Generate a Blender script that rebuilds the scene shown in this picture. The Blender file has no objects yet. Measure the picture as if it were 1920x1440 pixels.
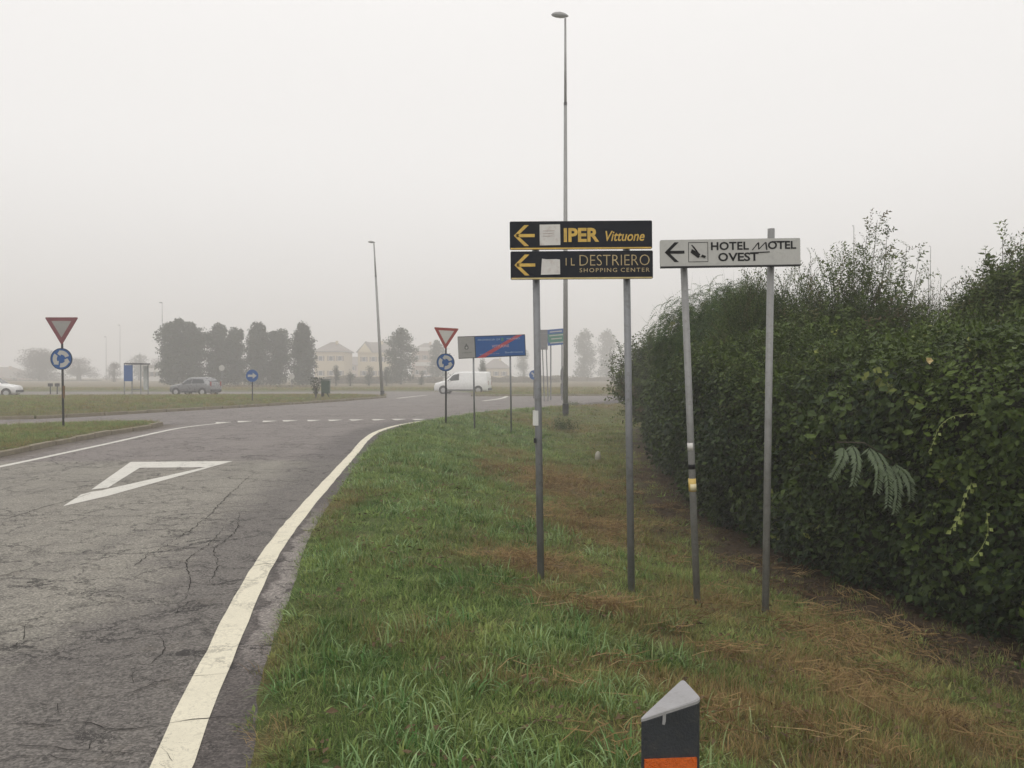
import bpy, bmesh, math, random
import numpy as np
from mathutils import Vector, Matrix, Euler, noise as mnoise
random.seed(7)
rng = np.random.default_rng(7)
R = math.radians
PI = math.pi
scene = bpy.context.scene
COL = scene.collection

# ------------------------------------------------------------------ camera
CAMZ, HORIZ, FPX = 1.65, 703.0, 1495.0
cam = bpy.data.cameras.new('camera')
cam.sensor_width = 36.0
cam.lens = 36.0 * FPX / 1920.0
cam.clip_start = 0.05
cam.clip_end = 3000
camo = bpy.data.objects.new('camera', cam)
COL.objects.link(camo)
camo.location = (0, 0, CAMZ)
PITCH = math.atan((720 - HORIZ) / FPX)
camo.rotation_euler = (R(90) - PITCH, 0, 0)
scene.camera = camo

# ------------------------------------------------------------------ sky, sun, exposure
SUN_EL, SUN_ROT = R(48), R(200)
world = bpy.data.worlds.new('World')
scene.world = world
world.use_nodes = True
wn = world.node_tree
wn.nodes.clear()
wo = wn.nodes.new('ShaderNodeOutputWorld')
bg = wn.nodes.new('ShaderNodeBackground')
bg.inputs['Strength'].default_value = 0.1
sky = wn.nodes.new('ShaderNodeTexSky')
sky.sky_type = 'NISHITA'
sky.sun_disc = False
sky.sun_elevation = SUN_EL
sky.sun_rotation = SUN_ROT
sky.dust_density = 4.0
hs = wn.nodes.new('ShaderNodeHueSaturation')
hs.inputs['Saturation'].default_value = 0.12
wn.links.new(sky.outputs[0], hs.inputs['Color'])
tc = wn.nodes.new('ShaderNodeTexCoord')
sp = wn.nodes.new('ShaderNodeSeparateXYZ')
wn.links.new(tc.outputs['Generated'], sp.inputs[0])
rp = wn.nodes.new('ShaderNodeValToRGB')
rp.color_ramp.interpolation = 'EASE'
e = rp.color_ramp.elements
e[0].position = 0.0
e[0].color = (0.665, 0.645, 0.625, 1)
e[1].position = 1.0
e[1].color = (1.15, 1.13, 1.115, 1)
m1 = e.new(0.28)
m1.color = (0.83, 0.81, 0.793, 1)
wn.links.new(sp.outputs['Z'], rp.inputs[0])
vm = wn.nodes.new('ShaderNodeVectorMath')
vm.operation = 'SCALE'
vm.inputs['Scale'].default_value = 12.2
wn.links.new(rp.outputs[0], vm.inputs[0])
wmix = wn.nodes.new('ShaderNodeMix')
wmix.data_type = 'RGBA'
wmix.inputs['Factor'].default_value = 0.92
wn.links.new(hs.outputs[0], wmix.inputs[6])
wn.links.new(vm.outputs[0], wmix.inputs[7])
wn.links.new(wmix.outputs[2], bg.inputs['Color'])
wn.links.new(bg.outputs[0], wo.inputs['Surface'])

sun = bpy.data.lights.new('sun', 'SUN')
sun.energy = 0.5
sun.angle = R(45)
sun.color = (1.0, 0.965, 0.92)
suno = bpy.data.objects.new('sun', sun)
COL.objects.link(suno)
suno.rotation_euler = (R(90) - SUN_EL, 0, PI - SUN_ROT)
suno.location = (0, -20, 60)

scene.view_settings.view_transform = 'Standard'
scene.view_settings.look = 'None'
scene.view_settings.gamma = 1
scene.view_settings.exposure = 0.0
scene.view_settings.use_curve_mapping = False
scene.render.engine = 'CYCLES'
cy = scene.cycles
cy.use_denoising = True
cy.volume_bounces = 3
cy.max_bounces = 8
cy.diffuse_bounces = 3
cy.glossy_bounces = 2
cy.transparent_max_bounces = 8
cy.caustics_reflective = False
cy.caustics_refractive = False


# ------------------------------------------------------------------ pixel helpers
def P(px, py, d):
    """world point seen at pixel (px,py) at forward distance d"""
    v = Vector(((px - 960) / FPX, (720 - py) / FPX, -1.0))
    v = Euler((R(90) - PITCH, 0, 0)).to_matrix() @ v
    k = d / v.y
    return Vector((v.x * k, d, CAMZ + v.z * k))


def G(px, py, z=0.0):
    v = Vector(((px - 960) / FPX, (720 - py) / FPX, -1.0))
    v = Euler((R(90) - PITCH, 0, 0)).to_matrix() @ v
    k = (z - CAMZ) / v.z
    return (v.x * k, v.y * k)


def hit(px, py):
    """ground point under a pixel, following the ground's relief"""
    z = 0.0
    for _ in range(12):
        x, y = G(px, py, z)
        z = float(height(np.array([x]), np.array([y]))[0])
    return x, y, z


# ------------------------------------------------------------------ materials
MATS = {}


def _nt(name):
    m = bpy.data.materials.new(name)
    m.use_nodes = True
    return m, m.node_tree, m.node_tree.nodes['Principled BSDF']


def N(nt, kind, **kw):
    n = nt.nodes.new(kind)
    for k, v in kw.items():
        setattr(n, k, v)
    return n


def noise_node(nt, scale, detail=4, rough=0.55, vec=None, dim=None):
    n = nt.nodes.new('ShaderNodeTexNoise')
    n.inputs['Scale'].default_value = scale
    n.inputs['Detail'].default_value = detail
    n.inputs['Roughness'].default_value = rough
    if vec is not None:
        nt.links.new(vec, n.inputs['Vector'])
    return n


def mrange(nt, src, a, b, c=0.0, d=1.0):
    n = nt.nodes.new('ShaderNodeMapRange')
    n.inputs[1].default_value = a
    n.inputs[2].default_value = b
    n.inputs[3].default_value = c
    n.inputs[4].default_value = d
    nt.links.new(src, n.inputs[0])
    return n.outputs[0]


def math_(nt, op, a, b=None):
    n = nt.nodes.new('ShaderNodeMath')
    n.operation = op
    for i, s in enumerate((a, b)):
        if s is None:
            continue
        if isinstance(s, (int, float)):
            n.inputs[i].default_value = s
        else:
            nt.links.new(s, n.inputs[i])
    return n.outputs[0]


def mixc(nt, fac, a, b, mode='MIX'):
    n = nt.nodes.new('ShaderNodeMix')
    n.data_type = 'RGBA'
    n.blend_type = mode
    for i, s in ((0, fac), (6, a), (7, b)):
        if isinstance(s, (int, float)):
            n.inputs[i].default_value = s
        elif isinstance(s, tuple):
            n.inputs[i].default_value = (*s, 1)
        else:
            nt.links.new(s, n.inputs[i])
    return n.outputs[2]


def mat(name, col, rough=0.6, metal=0.0, var=0.12, scale=6.0, bump=0.0, bscale=60.0, dirt=None, spec=0.5):
    """painted or metal surface with uneven tone and fine relief"""
    if name in MATS:
        return MATS[name]
    m, nt, b = _nt(name)
    geo = N(nt, 'ShaderNodeNewGeometry')
    n1 = noise_node(nt, scale, 5, 0.6, geo.outputs['Position'])
    f = mrange(nt, n1.outputs[0], 0.3, 0.7, 0, 1)
    dark = tuple(c * (1 - var) for c in col)
    lite = tuple(min(1, c * (1 + var)) for c in col)
    c = mixc(nt, f, dark, lite)
    if dirt:
        n2 = noise_node(nt, scale * 3.1, 6, 0.7, geo.outputs['Position'])
        f2 = mrange(nt, n2.outputs[0], 0.52, 0.75, 0, 0.8)
        c = mixc(nt, f2, c, dirt)
    nt.links.new(c, b.inputs['Base Color'])
    rr = mrange(nt, n1.outputs[0], 0.2, 0.8, max(0.02, rough - 0.1), min(1, rough + 0.1))
    nt.links.new(rr, b.inputs['Roughness'])
    b.inputs['Metallic'].default_value = metal
    b.inputs['Specular IOR Level'].default_value = spec
    if bump:
        n3 = noise_node(nt, bscale, 3, 0.6, geo.outputs['Position'])
        bp = N(nt, 'ShaderNodeBump')
        bp.inputs['Strength'].default_value = bump
        bp.inputs['Distance'].default_value = 0.01
        nt.links.new(n3.outputs[0], bp.inputs['Height'])
        nt.links.new(bp.outputs[0], b.inputs['Normal'])
    MATS[name] = m
    return m


def crack_mask(nt, pos, near=1.0):
    """procedural cracks in the asphalt in world coordinates; 1 inside a crack"""
    w = noise_node(nt, 2.2, 8, 0.72, pos)
    sub = N(nt, 'ShaderNodeVectorMath', operation='SUBTRACT')
    nt.links.new(w.outputs['Color'], sub.inputs[0])
    sub.inputs[1].default_value = (0.5, 0.5, 0.5)
    sc = N(nt, 'ShaderNodeVectorMath', operation='SCALE')
    sc.inputs['Scale'].default_value = 0.9
    nt.links.new(sub.outputs[0], sc.inputs[0])
    ad = N(nt, 'ShaderNodeVectorMath', operation='ADD')
    nt.links.new(pos, ad.inputs[0])
    nt.links.new(sc.outputs[0], ad.inputs[1])
    flat = N(nt, 'ShaderNodeVectorMath', operation='MULTIPLY')
    flat.inputs[1].default_value = (0.62, 1.0, 0.0)
    nt.links.new(ad.outputs[0], flat.inputs[0])
    out = None
    for scale, width, lo, hi, mscale in ((0.8, 0.009, 0.40, 0.50, 0.55), (2.6, 0.018, 0.44, 0.54, 0.42), (6.5, 0.030, 0.53, 0.61, 0.7)):
        v = N(nt, 'ShaderNodeTexVoronoi', feature='DISTANCE_TO_EDGE')
        v.inputs['Scale'].default_value = scale
        nt.links.new(flat.outputs[0], v.inputs['Vector'])
        wn_ = noise_node(nt, 9.0, 3, 0.6, pos)
        ww = mrange(nt, wn_.outputs[0], 0.3, 0.75, 0.1 * width, width * 1.2)
        line = math_(nt, 'LESS_THAN', v.outputs['Distance'], ww)
        mk_ = noise_node(nt, mscale, 3, 0.6, pos)
        msk = mrange(nt, mk_.outputs[0], lo, hi, 0, 1)
        o = math_(nt, 'MULTIPLY', line, msk)
        out = o if out is None else math_(nt, 'MAXIMUM', out, o)
    return out


def asphalt_mat():
    m, nt, b = _nt('asphalt')
    geo = N(nt, 'ShaderNodeNewGeometry')
    pos = geo.outputs['Position']
    sep = N(nt, 'ShaderNodeSeparateXYZ')
    nt.links.new(pos, sep.inputs[0])
    big = noise_node(nt, 0.35, 6, 0.65, pos)
    mid = noise_node(nt, 2.2, 6, 0.7, pos)
    fine = noise_node(nt, 60, 3, 0.6, pos)
    vor = N(nt, 'ShaderNodeTexVoronoi')
    vor.inputs['Scale'].default_value = 75
    nt.links.new(pos, vor.inputs['Vector'])
    old = mixc(nt, mrange(nt, big.outputs[0], 0.35, 0.65), (0.200, 0.186, 0.158), (0.230, 0.214, 0.182))
    new = mixc(nt, mrange(nt, big.outputs[0], 0.35, 0.65), (0.170, 0.150, 0.140), (0.192, 0.170, 0.158))
    # the resurfaced ring begins along an uneven joint
    jn = math_(nt, 'ADD', sep.outputs['Y'], mrange(nt, mid.outputs[0], 0.2, 0.8, -0.5, 0.5))
    jx = math_(nt, 'ADD', jn, math_(nt, 'MULTIPLY', sep.outputs['X'], -0.05))
    c = mixc(nt, mrange(nt, jx, 15.3, 15.9), old, new)
    c = mixc(nt, mrange(nt, mid.outputs[0], 0.45, 0.75, 0, 0.28), c, (0.10, 0.091, 0.082))
    cm = noise_node(nt, 17, 5, 0.75, pos)

    # stretched worn tracks following the lane
    trk = N(nt, 'ShaderNodeMapping')
    trk.inputs['Rotation'].default_value = (0, 0, R(16))
    trk.inputs['Scale'].default_value = (2.2, 0.16, 1)
    nt.links.new(pos, trk.inputs[0])
    tn = noise_node(nt, 1.0, 4, 0.6, trk.outputs[0])
    c = mixc(nt, mrange(nt, tn.outputs[0], 0.5, 0.72, 0, 0.35), c, (0.105, 0.096, 0.088))
    # dark worn band beside the edge line, pale crumbling strip outside it
    ed = N(nt, 'ShaderNodeAttribute', attribute_name='edge')
    e1 = math_(nt, 'ADD', ed.outputs['Fac'], mrange(nt, mid.outputs[0], 0.25, 0.75, -0.5, 0.5))
    e1 = math_(nt, 'SUBTRACT', e1, mrange(nt, sep.outputs['Y'], 5.6, 3.2, 0, 1.1))
    band = mrange(nt, e1, 1.15, 0.55)
    c = mixc(nt, math_(nt, 'MULTIPLY', band, 0.68), c, (0.088, 0.078, 0.075))
    gn = noise_node(nt, 3.0, 6, 0.7, pos)
    e2 = math_(nt, 'ADD', ed.outputs['Fac'], mrange(nt, gn.outputs[0], 0.25, 0.75, -0.12, 0.12))
    strip = math_(nt, 'MULTIPLY', mrange(nt, e2, -0.13, -0.17), mrange(nt, e2, -0.36, -0.3))
    yy = math_(nt, 'MULTIPLY', mrange(nt, sep.outputs['Y'], 4.2, 5.2), mrange(nt, sep.outputs['Y'], 10.5, 8.5))
    strip = math_(nt, 'MULTIPLY', strip, yy)
    c = mixc(nt, math_(nt, 'MULTIPLY', mrange(nt, e2, -0.03, -0.09), 0.85), c, (0.075, 0.064, 0.060))
    c = mixc(nt, math_(nt, 'MULTIPLY', strip, 0.75), c, (0.25, 0.225, 0.205))
    # aggregate
    gsc = math_(nt, 'MULTIPLY', mrange(nt, fine.outputs[0], 0.32, 0.68, 0.62, 1.42), mrange(nt, cm.outputs[0], 0.35, 0.65, 1.12, 0.86))
    gv = N(nt, 'ShaderNodeSeparateColor')
    nt.links.new(vor.outputs['Color'], gv.inputs[0])
    gsc = math_(nt, 'MULTIPLY', gsc, mrange(nt, gv.outputs[0], 0, 1, 0.65, 1.38))
    vs_n = N(nt, 'ShaderNodeVectorMath', operation='SCALE')
    nt.links.new(c, vs_n.inputs[0])
    nt.links.new(gsc, vs_n.inputs['Scale'])
    c = vs_n.outputs[0]
    dt = N(nt, 'ShaderNodeAttribute', attribute_name='dirt')
    df = math_(nt, 'ADD', dt.outputs['Fac'], mrange(nt, gn.outputs[0], 0.3, 0.7, -0.35, 0.35))
    c = mixc(nt, mrange(nt, df, 0.15, 0.7, 0, 0.85), c, (0.085, 0.066, 0.045))
    cr = crack_mask(nt, pos)
    c = mixc(nt, math_(nt, 'MULTIPLY', cr, 0.9), c, (0.022, 0.019, 0.018))
    nt.links.new(c, b.inputs['Base Color'])
    b.inputs['Roughness'].default_value = 0.82
    b.inputs['Specular IOR Level'].default_value = 0.35
    hgt = math_(nt, 'SUBTRACT', math_(nt, 'MULTIPLY', fine.outputs[0], 0.5), math_(nt, 'MULTIPLY', cr, 1.0))
    bp = N(nt, 'ShaderNodeBump')
    bp.inputs['Strength'].default_value = 0.7
    bp.inputs['Distance'].default_value = 0.008
    nt.links.new(hgt, bp.inputs['Height'])
    nt.links.new(bp.outputs[0], b.inputs['Normal'])
    return m


def paint_mat(name, col, wear=0.5):
    m, nt, b = _nt(name)
    geo = N(nt, 'ShaderNodeNewGeometry')
    pos = geo.outputs['Position']
    n1 = noise_node(nt, 3.0, 6, 0.7, pos)
    n2 = noise_node(nt, 38.0, 5, 0.7, pos)
    c = mixc(nt, mrange(nt, n1.outputs[0], 0.3, 0.7), tuple(v * 0.82 for v in col), col)
    wn_ = math_(nt, 'ADD', math_(nt, 'MULTIPLY', n2.outputs[0], 0.6), math_(nt, 'MULTIPLY', n1.outputs[0], 0.5))
    c = mixc(nt, mrange(nt, wn_, 0.56, 0.70, 0, wear), c, (0.22, 0.2, 0.165))
    n4 = noise_node(nt, 90.0, 3, 0.7, pos)
    c = mixc(nt, mrange(nt, n4.outputs[0], 0.55, 0.7, 0, 0.3), c, (0.25, 0.23, 0.19))
    cr = crack_mask(nt, pos)
    c = mixc(nt, math_(nt, 'MULTIPLY', cr, 0.4), c, (0.10, 0.09, 0.08))
    nt.links.new(c, b.inputs['Base Color'])
    b.inputs['Roughness'].default_value = 0.7
    return m


def leafy(name, green, green2, dry=None, trans=0.25, rough=0.55, attr='dry', pscale=1.3, spec=0.15):
    """foliage: colour varies per instance and with place; thin blades let light through"""
    m, nt, b = _nt(name)
    geo = N(nt, 'ShaderNodeNewGeometry')
    n1 = noise_node(nt, pscale, 4, 0.6, geo.outputs['Position'])
    ti = N(nt, 'ShaderNodeAttribute', attribute_name='tint', attribute_type='INSTANCER')
    f = math_(nt, 'ADD', mrange(nt, n1.outputs[0], 0.3, 0.7, -0.25, 0.25), ti.outputs['Fac'])
    f = math_(nt, 'ADD', f, mrange(nt, geo.outputs['Random Per Island'], 0, 1, -0.38, 0.38))
    c = mixc(nt, mrange(nt, f, 0, 1), green, green2)
    if dry:
        da = N(nt, 'ShaderNodeAttribute', attribute_name=attr, attribute_type='INSTANCER')
        c = mixc(nt, da.outputs['Fac'], c, dry)
    nt.links.new(c, b.inputs['Base Color'])
    b.inputs['Roughness'].default_value = rough
    b.inputs['Specular IOR Level'].default_value = spec
    if trans:
        tr = N(nt, 'ShaderNodeBsdfTranslucent')
        nt.links.new(c, tr.inputs['Color'])
        mx = N(nt, 'ShaderNodeMixShader')
        mx.inputs[0].default_value = trans
        nt.links.new(b.outputs[0], mx.inputs[1])
        nt.links.new(tr.outputs[0], mx.inputs[2])
        nt.links.new(mx.outputs[0], nt.nodes['Material Output'].inputs['Surface'])
    return m


def ground_mat():
    m, nt, b = _nt('turf_soil')
    geo = N(nt, 'ShaderNodeNewGeometry')
    pos = geo.outputs['Position']
    n1 = noise_node(nt, 0.7, 6, 0.65, pos)
    n2 = noise_node(nt, 14, 6, 0.75, pos)
    n3 = noise_node(nt, 70, 4, 0.7, pos)
    green = mixc(nt, mrange(nt, n2.outputs[0], 0.3, 0.7), (0.045, 0.068, 0.018), (0.12, 0.17, 0.05))
    dry = mixc(nt, mrange(nt, n2.outputs[0], 0.3, 0.7), (0.085, 0.058, 0.026), (0.20, 0.145, 0.068))
    soil = mixc(nt, mrange(nt, n2.outputs[0], 0.3, 0.7), (0.045, 0.031, 0.02), (0.10, 0.07, 0.045))
    field = mixc(nt, mrange(nt, n1.outputs[0], 0.3, 0.7), (0.16, 0.135, 0.08), (0.22, 0.18, 0.115))
    ad = N(nt, 'ShaderNodeAttribute', attribute_name='dry')
    asl = N(nt, 'ShaderNodeAttribute', attribute_name='soil')
    af = N(nt, 'ShaderNodeAttribute', attribute_name='field')
    c = mixc(nt, math_(nt, 'ADD', ad.outputs['Fac'], mrange(nt, n1.outputs[0], 0.4, 0.7, 0, 0.3)), green, dry)
    c = mixc(nt, af.outputs['Fac'], c, field)
    c = mixc(nt, asl.outputs['Fac'], c, soil)
    c = mixc(nt, mrange(nt, n3.outputs[0], 0.4, 0.7, 0, 0.4), c, (0.03, 0.026, 0.016))
    nt.links.new(c, b.inputs['Base Color'])
    b.inputs['Roughness'].default_value = 0.95
    b.inputs['Specular IOR Level'].default_value = 0.15
    bp = N(nt, 'ShaderNodeBump')
    bp.inputs['Strength'].default_value = 0.9
    bp.inputs['Distance'].default_value = 0.03
    nt.links.new(n2.outputs[0], bp.inputs['Height'])
    nt.links.new(bp.outputs[0], b.inputs['Normal'])
    return m


GALV = mat('galvanised_steel', (0.21, 0.215, 0.225), 0.55, 0.35, 0.14, 7, 0.15, 90, dirt=(0.12, 0.12, 0.115))
GALV2 = mat('weathered_galvanised_steel', (0.25, 0.25, 0.245), 0.55, 0.3, 0.14, 9, 0.15, 90, dirt=(0.15, 0.14, 0.13))
DARKMET = mat('dark_metal', (0.03, 0.03, 0.033), 0.6, 0.0, spec=0.2)
BLACKBOARD = mat('black_board', (0.008, 0.010, 0.017), 0.5, 0, 0.2, 5, dirt=(0.018, 0.018, 0.022), spec=0.15)
YELLOW = mat('yellow_foil', (0.62, 0.40, 0.075), 0.5, 0, 0.2, 14, dirt=(0.34, 0.24, 0.09))
PALEYEL = mat('pale_yellow_foil', (0.55, 0.44, 0.20), 0.5, 0, 0.2, 14)
DIMYEL = mat('dull_yellow_foil', (0.47, 0.36, 0.18), 0.5, 0, 0.25, 14)
STICK = mat('white_sticker', (0.62, 0.60, 0.58), 0.5, 0, 0.08, 10, dirt=(0.45, 0.38, 0.36))
GREYBOARD = mat('grey_white_board', (0.47, 0.465, 0.445), 0.5, 0, 0.06, 5, dirt=(0.34, 0.335, 0.32))
BLACKINK = mat('black_ink', (0.012, 0.012, 0.014), 0.5, spec=0.15)
RED = mat('sign_red', (0.26, 0.028, 0.022), 0.5, 0, 0.1, spec=0.2)
RED_OLD = mat('sign_red_faded', (0.17, 0.028, 0.04), 0.5, 0, 0.15)
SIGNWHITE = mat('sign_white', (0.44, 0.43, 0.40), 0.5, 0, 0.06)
SIGNGREY = mat('sign_grey_film', (0.27, 0.26, 0.25), 0.5, 0, 0.08)  # greyer than the sign white, for the old face and crest panel
BLUE = mat('sign_blue', (0.003, 0.075, 0.27), 0.5, 0, 0.1, spec=0.15)
DKBLUE = mat('sign_navy_rim', (0.006, 0.026, 0.06), 0.5, 0, 0.1, spec=0.15)
GREEN = mat('sign_green', (0.015, 0.17, 0.11), 0.4)
PLASTICDK = mat('dark_grey_plastic', (0.036, 0.039, 0.045), 0.55, 0, 0.18, 16, 0.25, 220, dirt=(0.07, 0.068, 0.062), spec=0.3)
PLASTICLT = mat('pale_grey_plastic', (0.30, 0.295, 0.30), 0.55, 0, 0.1, 18, 0.1, 160, dirt=(0.22, 0.215, 0.20))
PLASTICWH = mat('white_plastic', (0.6, 0.6, 0.58), 0.5)
ORANGE = mat('orange_reflector', (0.95, 0.16, 0.012), 0.3, 0, 0.18, 90, 0.8, 500, dirt=(0.45, 0.10, 0.02))
CARWHITE = mat('white_car_paint', (0.74, 0.74, 0.73), 0.28, 0, 0.02)
CARSILVER = mat('silver_car_paint', (0.20, 0.20, 0.205), 0.3, 0.4, 0.03)
GLASS = mat('dark_window_glass', (0.035, 0.04, 0.045), 0.1, 0, 0.1)
RUBBER = mat('tyre_rubber', (0.022, 0.022, 0.022), 0.8)
RIM = mat('wheel_rim', (0.42, 0.42, 0.42), 0.35, 0.5)
LAMPRED = mat('tail_light_red', (0.25, 0.02, 0.02), 0.3)
LAMPCLEAR = mat('headlight_lens', (0.5, 0.5, 0.5), 0.15)
PLASTER = mat('cream_plaster', (0.52, 0.44, 0.30), 0.9, 0, 0.07, 1.2)
PLASTER2 = mat('pale_yellow_plaster', (0.56, 0.48, 0.31), 0.9, 0, 0.07, 1.2)
PLASTERW = mat('white_plaster', (0.6, 0.58, 0.55), 0.9, 0, 0.07, 1.2)
PLASTERP = mat('pinkish_plaster', (0.48, 0.38, 0.31), 0.9, 0, 0.07, 1.2)
ROOF = mat('roof_tile', (0.20, 0.175, 0.155), 0.9, 0, 0.15, 3)
SHUTTER = mat('brown_shutter', (0.17, 0.12, 0.08), 0.8)
KERB = mat('kerb_concrete', (0.22, 0.19, 0.135), 0.9, 0, 0.2, 4, 0.4, 60, dirt=(0.14, 0.12, 0.075))
BARK = mat('bark', (0.06, 0.048, 0.035), 0.95, 0, 0.3, 8, 0.6, 40)
STONE = mat('marker_stone', (0.34, 0.32, 0.27), 0.9, 0, 0.15, 9, 0.3, 60)
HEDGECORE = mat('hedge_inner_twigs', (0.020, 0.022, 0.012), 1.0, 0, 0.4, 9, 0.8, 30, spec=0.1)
BINGREEN = mat('bin_green', (0.018, 0.05, 0.03), 0.6)
RUST = mat('rusted_steel', (0.19, 0.11, 0.05), 0.8, 0.2, 0.3, 12)
ASPH = asphalt_mat()
LINE = paint_mat('cream_road_paint', (0.74, 0.69, 0.54), 0.40)
LINEW = paint_mat('white_road_paint', (0.66, 0.64, 0.58), 0.5)
TURF = ground_mat()
GRASSM = leafy('grass_blade', (0.050, 0.115, 0.024), (0.275, 0.36, 0.11), (0.29, 0.19, 0.08), 0.3, 0.55)
GRASSPALE = leafy('broad_grass_blade', (0.07, 0.16, 0.035), (0.30, 0.42, 0.19), (0.3, 0.24, 0.11), 0.25, 0.45)
STRAWM = leafy('dry_straw', (0.10, 0.055, 0.024), (0.36, 0.25, 0.115), None, 0.15, 0.7)
LITTERM = leafy('leaf_litter', (0.05, 0.03, 0.018), (0.13, 0.09, 0.05), None, 0.1, 0.8)
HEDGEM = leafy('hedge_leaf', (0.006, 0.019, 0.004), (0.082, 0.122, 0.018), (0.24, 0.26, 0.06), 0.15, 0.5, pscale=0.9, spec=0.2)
BUSHM = leafy('bush_leaf', (0.026, 0.050, 0.011), (0.115, 0.152, 0.038), (0.11, 0.085, 0.045), 0.3, 0.55, pscale=0.8)
ROBM = leafy('locust_leaf', (0.030, 0.066, 0.018), (0.105, 0.155, 0.045), (0.16, 0.17, 0.06), 0.3, 0.5)
TREEM = leafy('tree_leaf', (0.040, 0.052, 0.026), (0.075, 0.09, 0.045), None, 0.2, 0.7)
BROWNTREEM = leafy('brownish_tree_leaf', (0.06, 0.045, 0.035), (0.10, 0.078, 0.06), None, 0.2, 0.7)
VINEM = mat('pale_vine_leaf', (0.22, 0.26, 0.075), 0.6, 0, 0.25, 25)
PALELEAF = mat('grey_green_leaf', (0.095, 0.130, 0.065), 0.6, 0, 0.25, 12)
BLOSSOM = mat('cream_petal', (0.62, 0.5, 0.25), 0.7, 0, 0.1)


# ------------------------------------------------------------------ object helpers
def tag(o, label=None, cat=None, group=None, kind=None):
    if label:
        o['label'] = label
    if cat:
        o['category'] = cat
    if group:
        o['group'] = group
    if kind:
        o['kind'] = kind
    return o


def empty(name, loc=(0, 0, 0), rz=0.0):
    o = bpy.data.objects.new(name, None)
    o.empty_display_size = 0.2
    COL.objects.link(o)
    o.location = loc
    o.rotation_euler = (0, 0, rz)
    return o


def mk(name, verts, faces, m, parent=None, smooth=False, loc=None):
    me = bpy.data.meshes.new(name)
    me.from_pydata([tuple(v) for v in verts], [], [tuple(f) for f in faces])
    me.materials.append(m)
    if smooth:
        me.polygons.foreach_set('use_smooth', [True] * len(me.polygons))
    me.update()
    o = bpy.data.objects.new(name, me)
    COL.objects.link(o)
    if parent:
        o.parent = parent
    if loc is not None:
        o.location = loc
    return o


def inst(src, name=None, parent=None, loc=None, rot=None, scl=None):
    o = src.copy()
    COL.objects.link(o)
    if parent:
        o.parent = parent
    if loc is not None:
        o.location = loc
    if rot is not None:
        o.rotation_euler = rot
    if scl is not None:
        o.scale = scl
    return o


def copy_tree(o, parent=None):
    c = o.copy()
    COL.objects.link(c)
    if parent:
        c.parent = parent
    for ch in list(o.children):
        copy_tree(ch, c)
    return c


class MB:
    def __init__(self):
        self.v, self.f = [], []

    def add(self, vs, fs):
        n = len(self.v)
        self.v += [tuple(v) for v in vs]
        self.f += [tuple(i + n for i in f) for f in fs]
        return self

    def box(self, x0, x1, y0, y1, z0, z1):
        vs = [(x, y, z) for z in (z0, z1) for y in (y0, y1) for x in (x0, x1)]
        return self.add(vs, [(0, 2, 3, 1), (4, 5, 7, 6), (0, 1, 5, 4), (2, 6, 7, 3), (0, 4, 6, 2), (1, 3, 7, 5)])

    def prism(self, poly, y0, y1, axis='y'):
        """poly in (x,z), extruded along y"""
        n = len(poly)
        vs = [(x, y0, z) for x, z in poly] + [(x, y1, z) for x, z in poly]
        fs = [tuple(range(n)), tuple(range(2 * n - 1, n - 1, -1))]
        fs += [(i, i + n, (i + 1) % n + n, (i + 1) % n) for i in range(n)]
        return self.add(vs, fs)

    def tube(self, pts, radii, n=12, cap=True):
        pts = [Vector(p) for p in pts]
        if isinstance(radii, (int, float)):
            radii = [radii] * len(pts)
        base = len(self.v)
        for i, p in enumerate(pts):
            a = pts[max(0, i - 1)]
            b = pts[min(len(pts) - 1, i + 1)]
            t = (b - a).normalized()
            up = Vector((0, 0, 1)) if abs(t.z) < 0.9 else Vector((1, 0, 0))
            u = t.cross(up).normalized()
            w = t.cross(u).normalized()
            for k in range(n):
                an = 2 * PI * k / n
                self.v.append(tuple(p + (u * math.cos(an) + w * math.sin(an)) * radii[i]))
        for i in range(len(pts) - 1):
            for k in range(n):
                a = base + i * n + k
                b = base + i * n + (k + 1) % n
                self.f.append((a, b, b + n, a + n))
        if cap:
            self.f.append(tuple(base + k for k in range(n))[::-1])
            self.f.append(tuple(base + (len(pts) - 1) * n + k for k in range(n)))
        return self

    def build(self, name, m, parent=None, smooth=False, bevel=0.0, loc=None, segs=2):
        if bevel:
            bm = bmesh.new()
            vs = [bm.verts.new(v) for v in self.v]
            for f in self.f:
                try:
                    bm.faces.new([vs[i] for i in f])
                except ValueError:
                    pass
            bmesh.ops.recalc_face_normals(bm, faces=bm.faces)
            bmesh.ops.bevel(bm, geom=[e for e in bm.edges if e.calc_face_angle(0) > 0.5], offset=bevel, segments=segs, affect='EDGES', profile=0.5)
            me = bpy.data.meshes.new(name)
            bm.to_mesh(me)
            bm.free()
            me.materials.append(m)
            o = bpy.data.objects.new(name, me)
            COL.objects.link(o)
            if parent:
                o.parent = parent
            if loc is not None:
                o.location = loc
            return o
        o = mk(name, self.v, self.f, m, parent, smooth, loc)
        return o


def smooth_curve(pts, step=0.3):
    pts = [np.array(p, float) for p in pts]
    out = []
    n = len(pts)
    for i in range(n - 1):
        p0, p1, p2, p3 = pts[max(i - 1, 0)], pts[i], pts[i + 1], pts[min(i + 2, n - 1)]
        k = max(2, int(np.linalg.norm(p2 - p1) / step))
        for j in range(k):
            t = j / k
            out.append(0.5 * ((2 * p1) + (-p0 + p2) * t + (2 * p0 - 5 * p1 + 4 * p2 - p3) * t ** 2 + (-p0 + 3 * p1 - 3 * p2 + p3) * t ** 3))
    out.append(pts[-1])
    return np.array(out)


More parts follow.
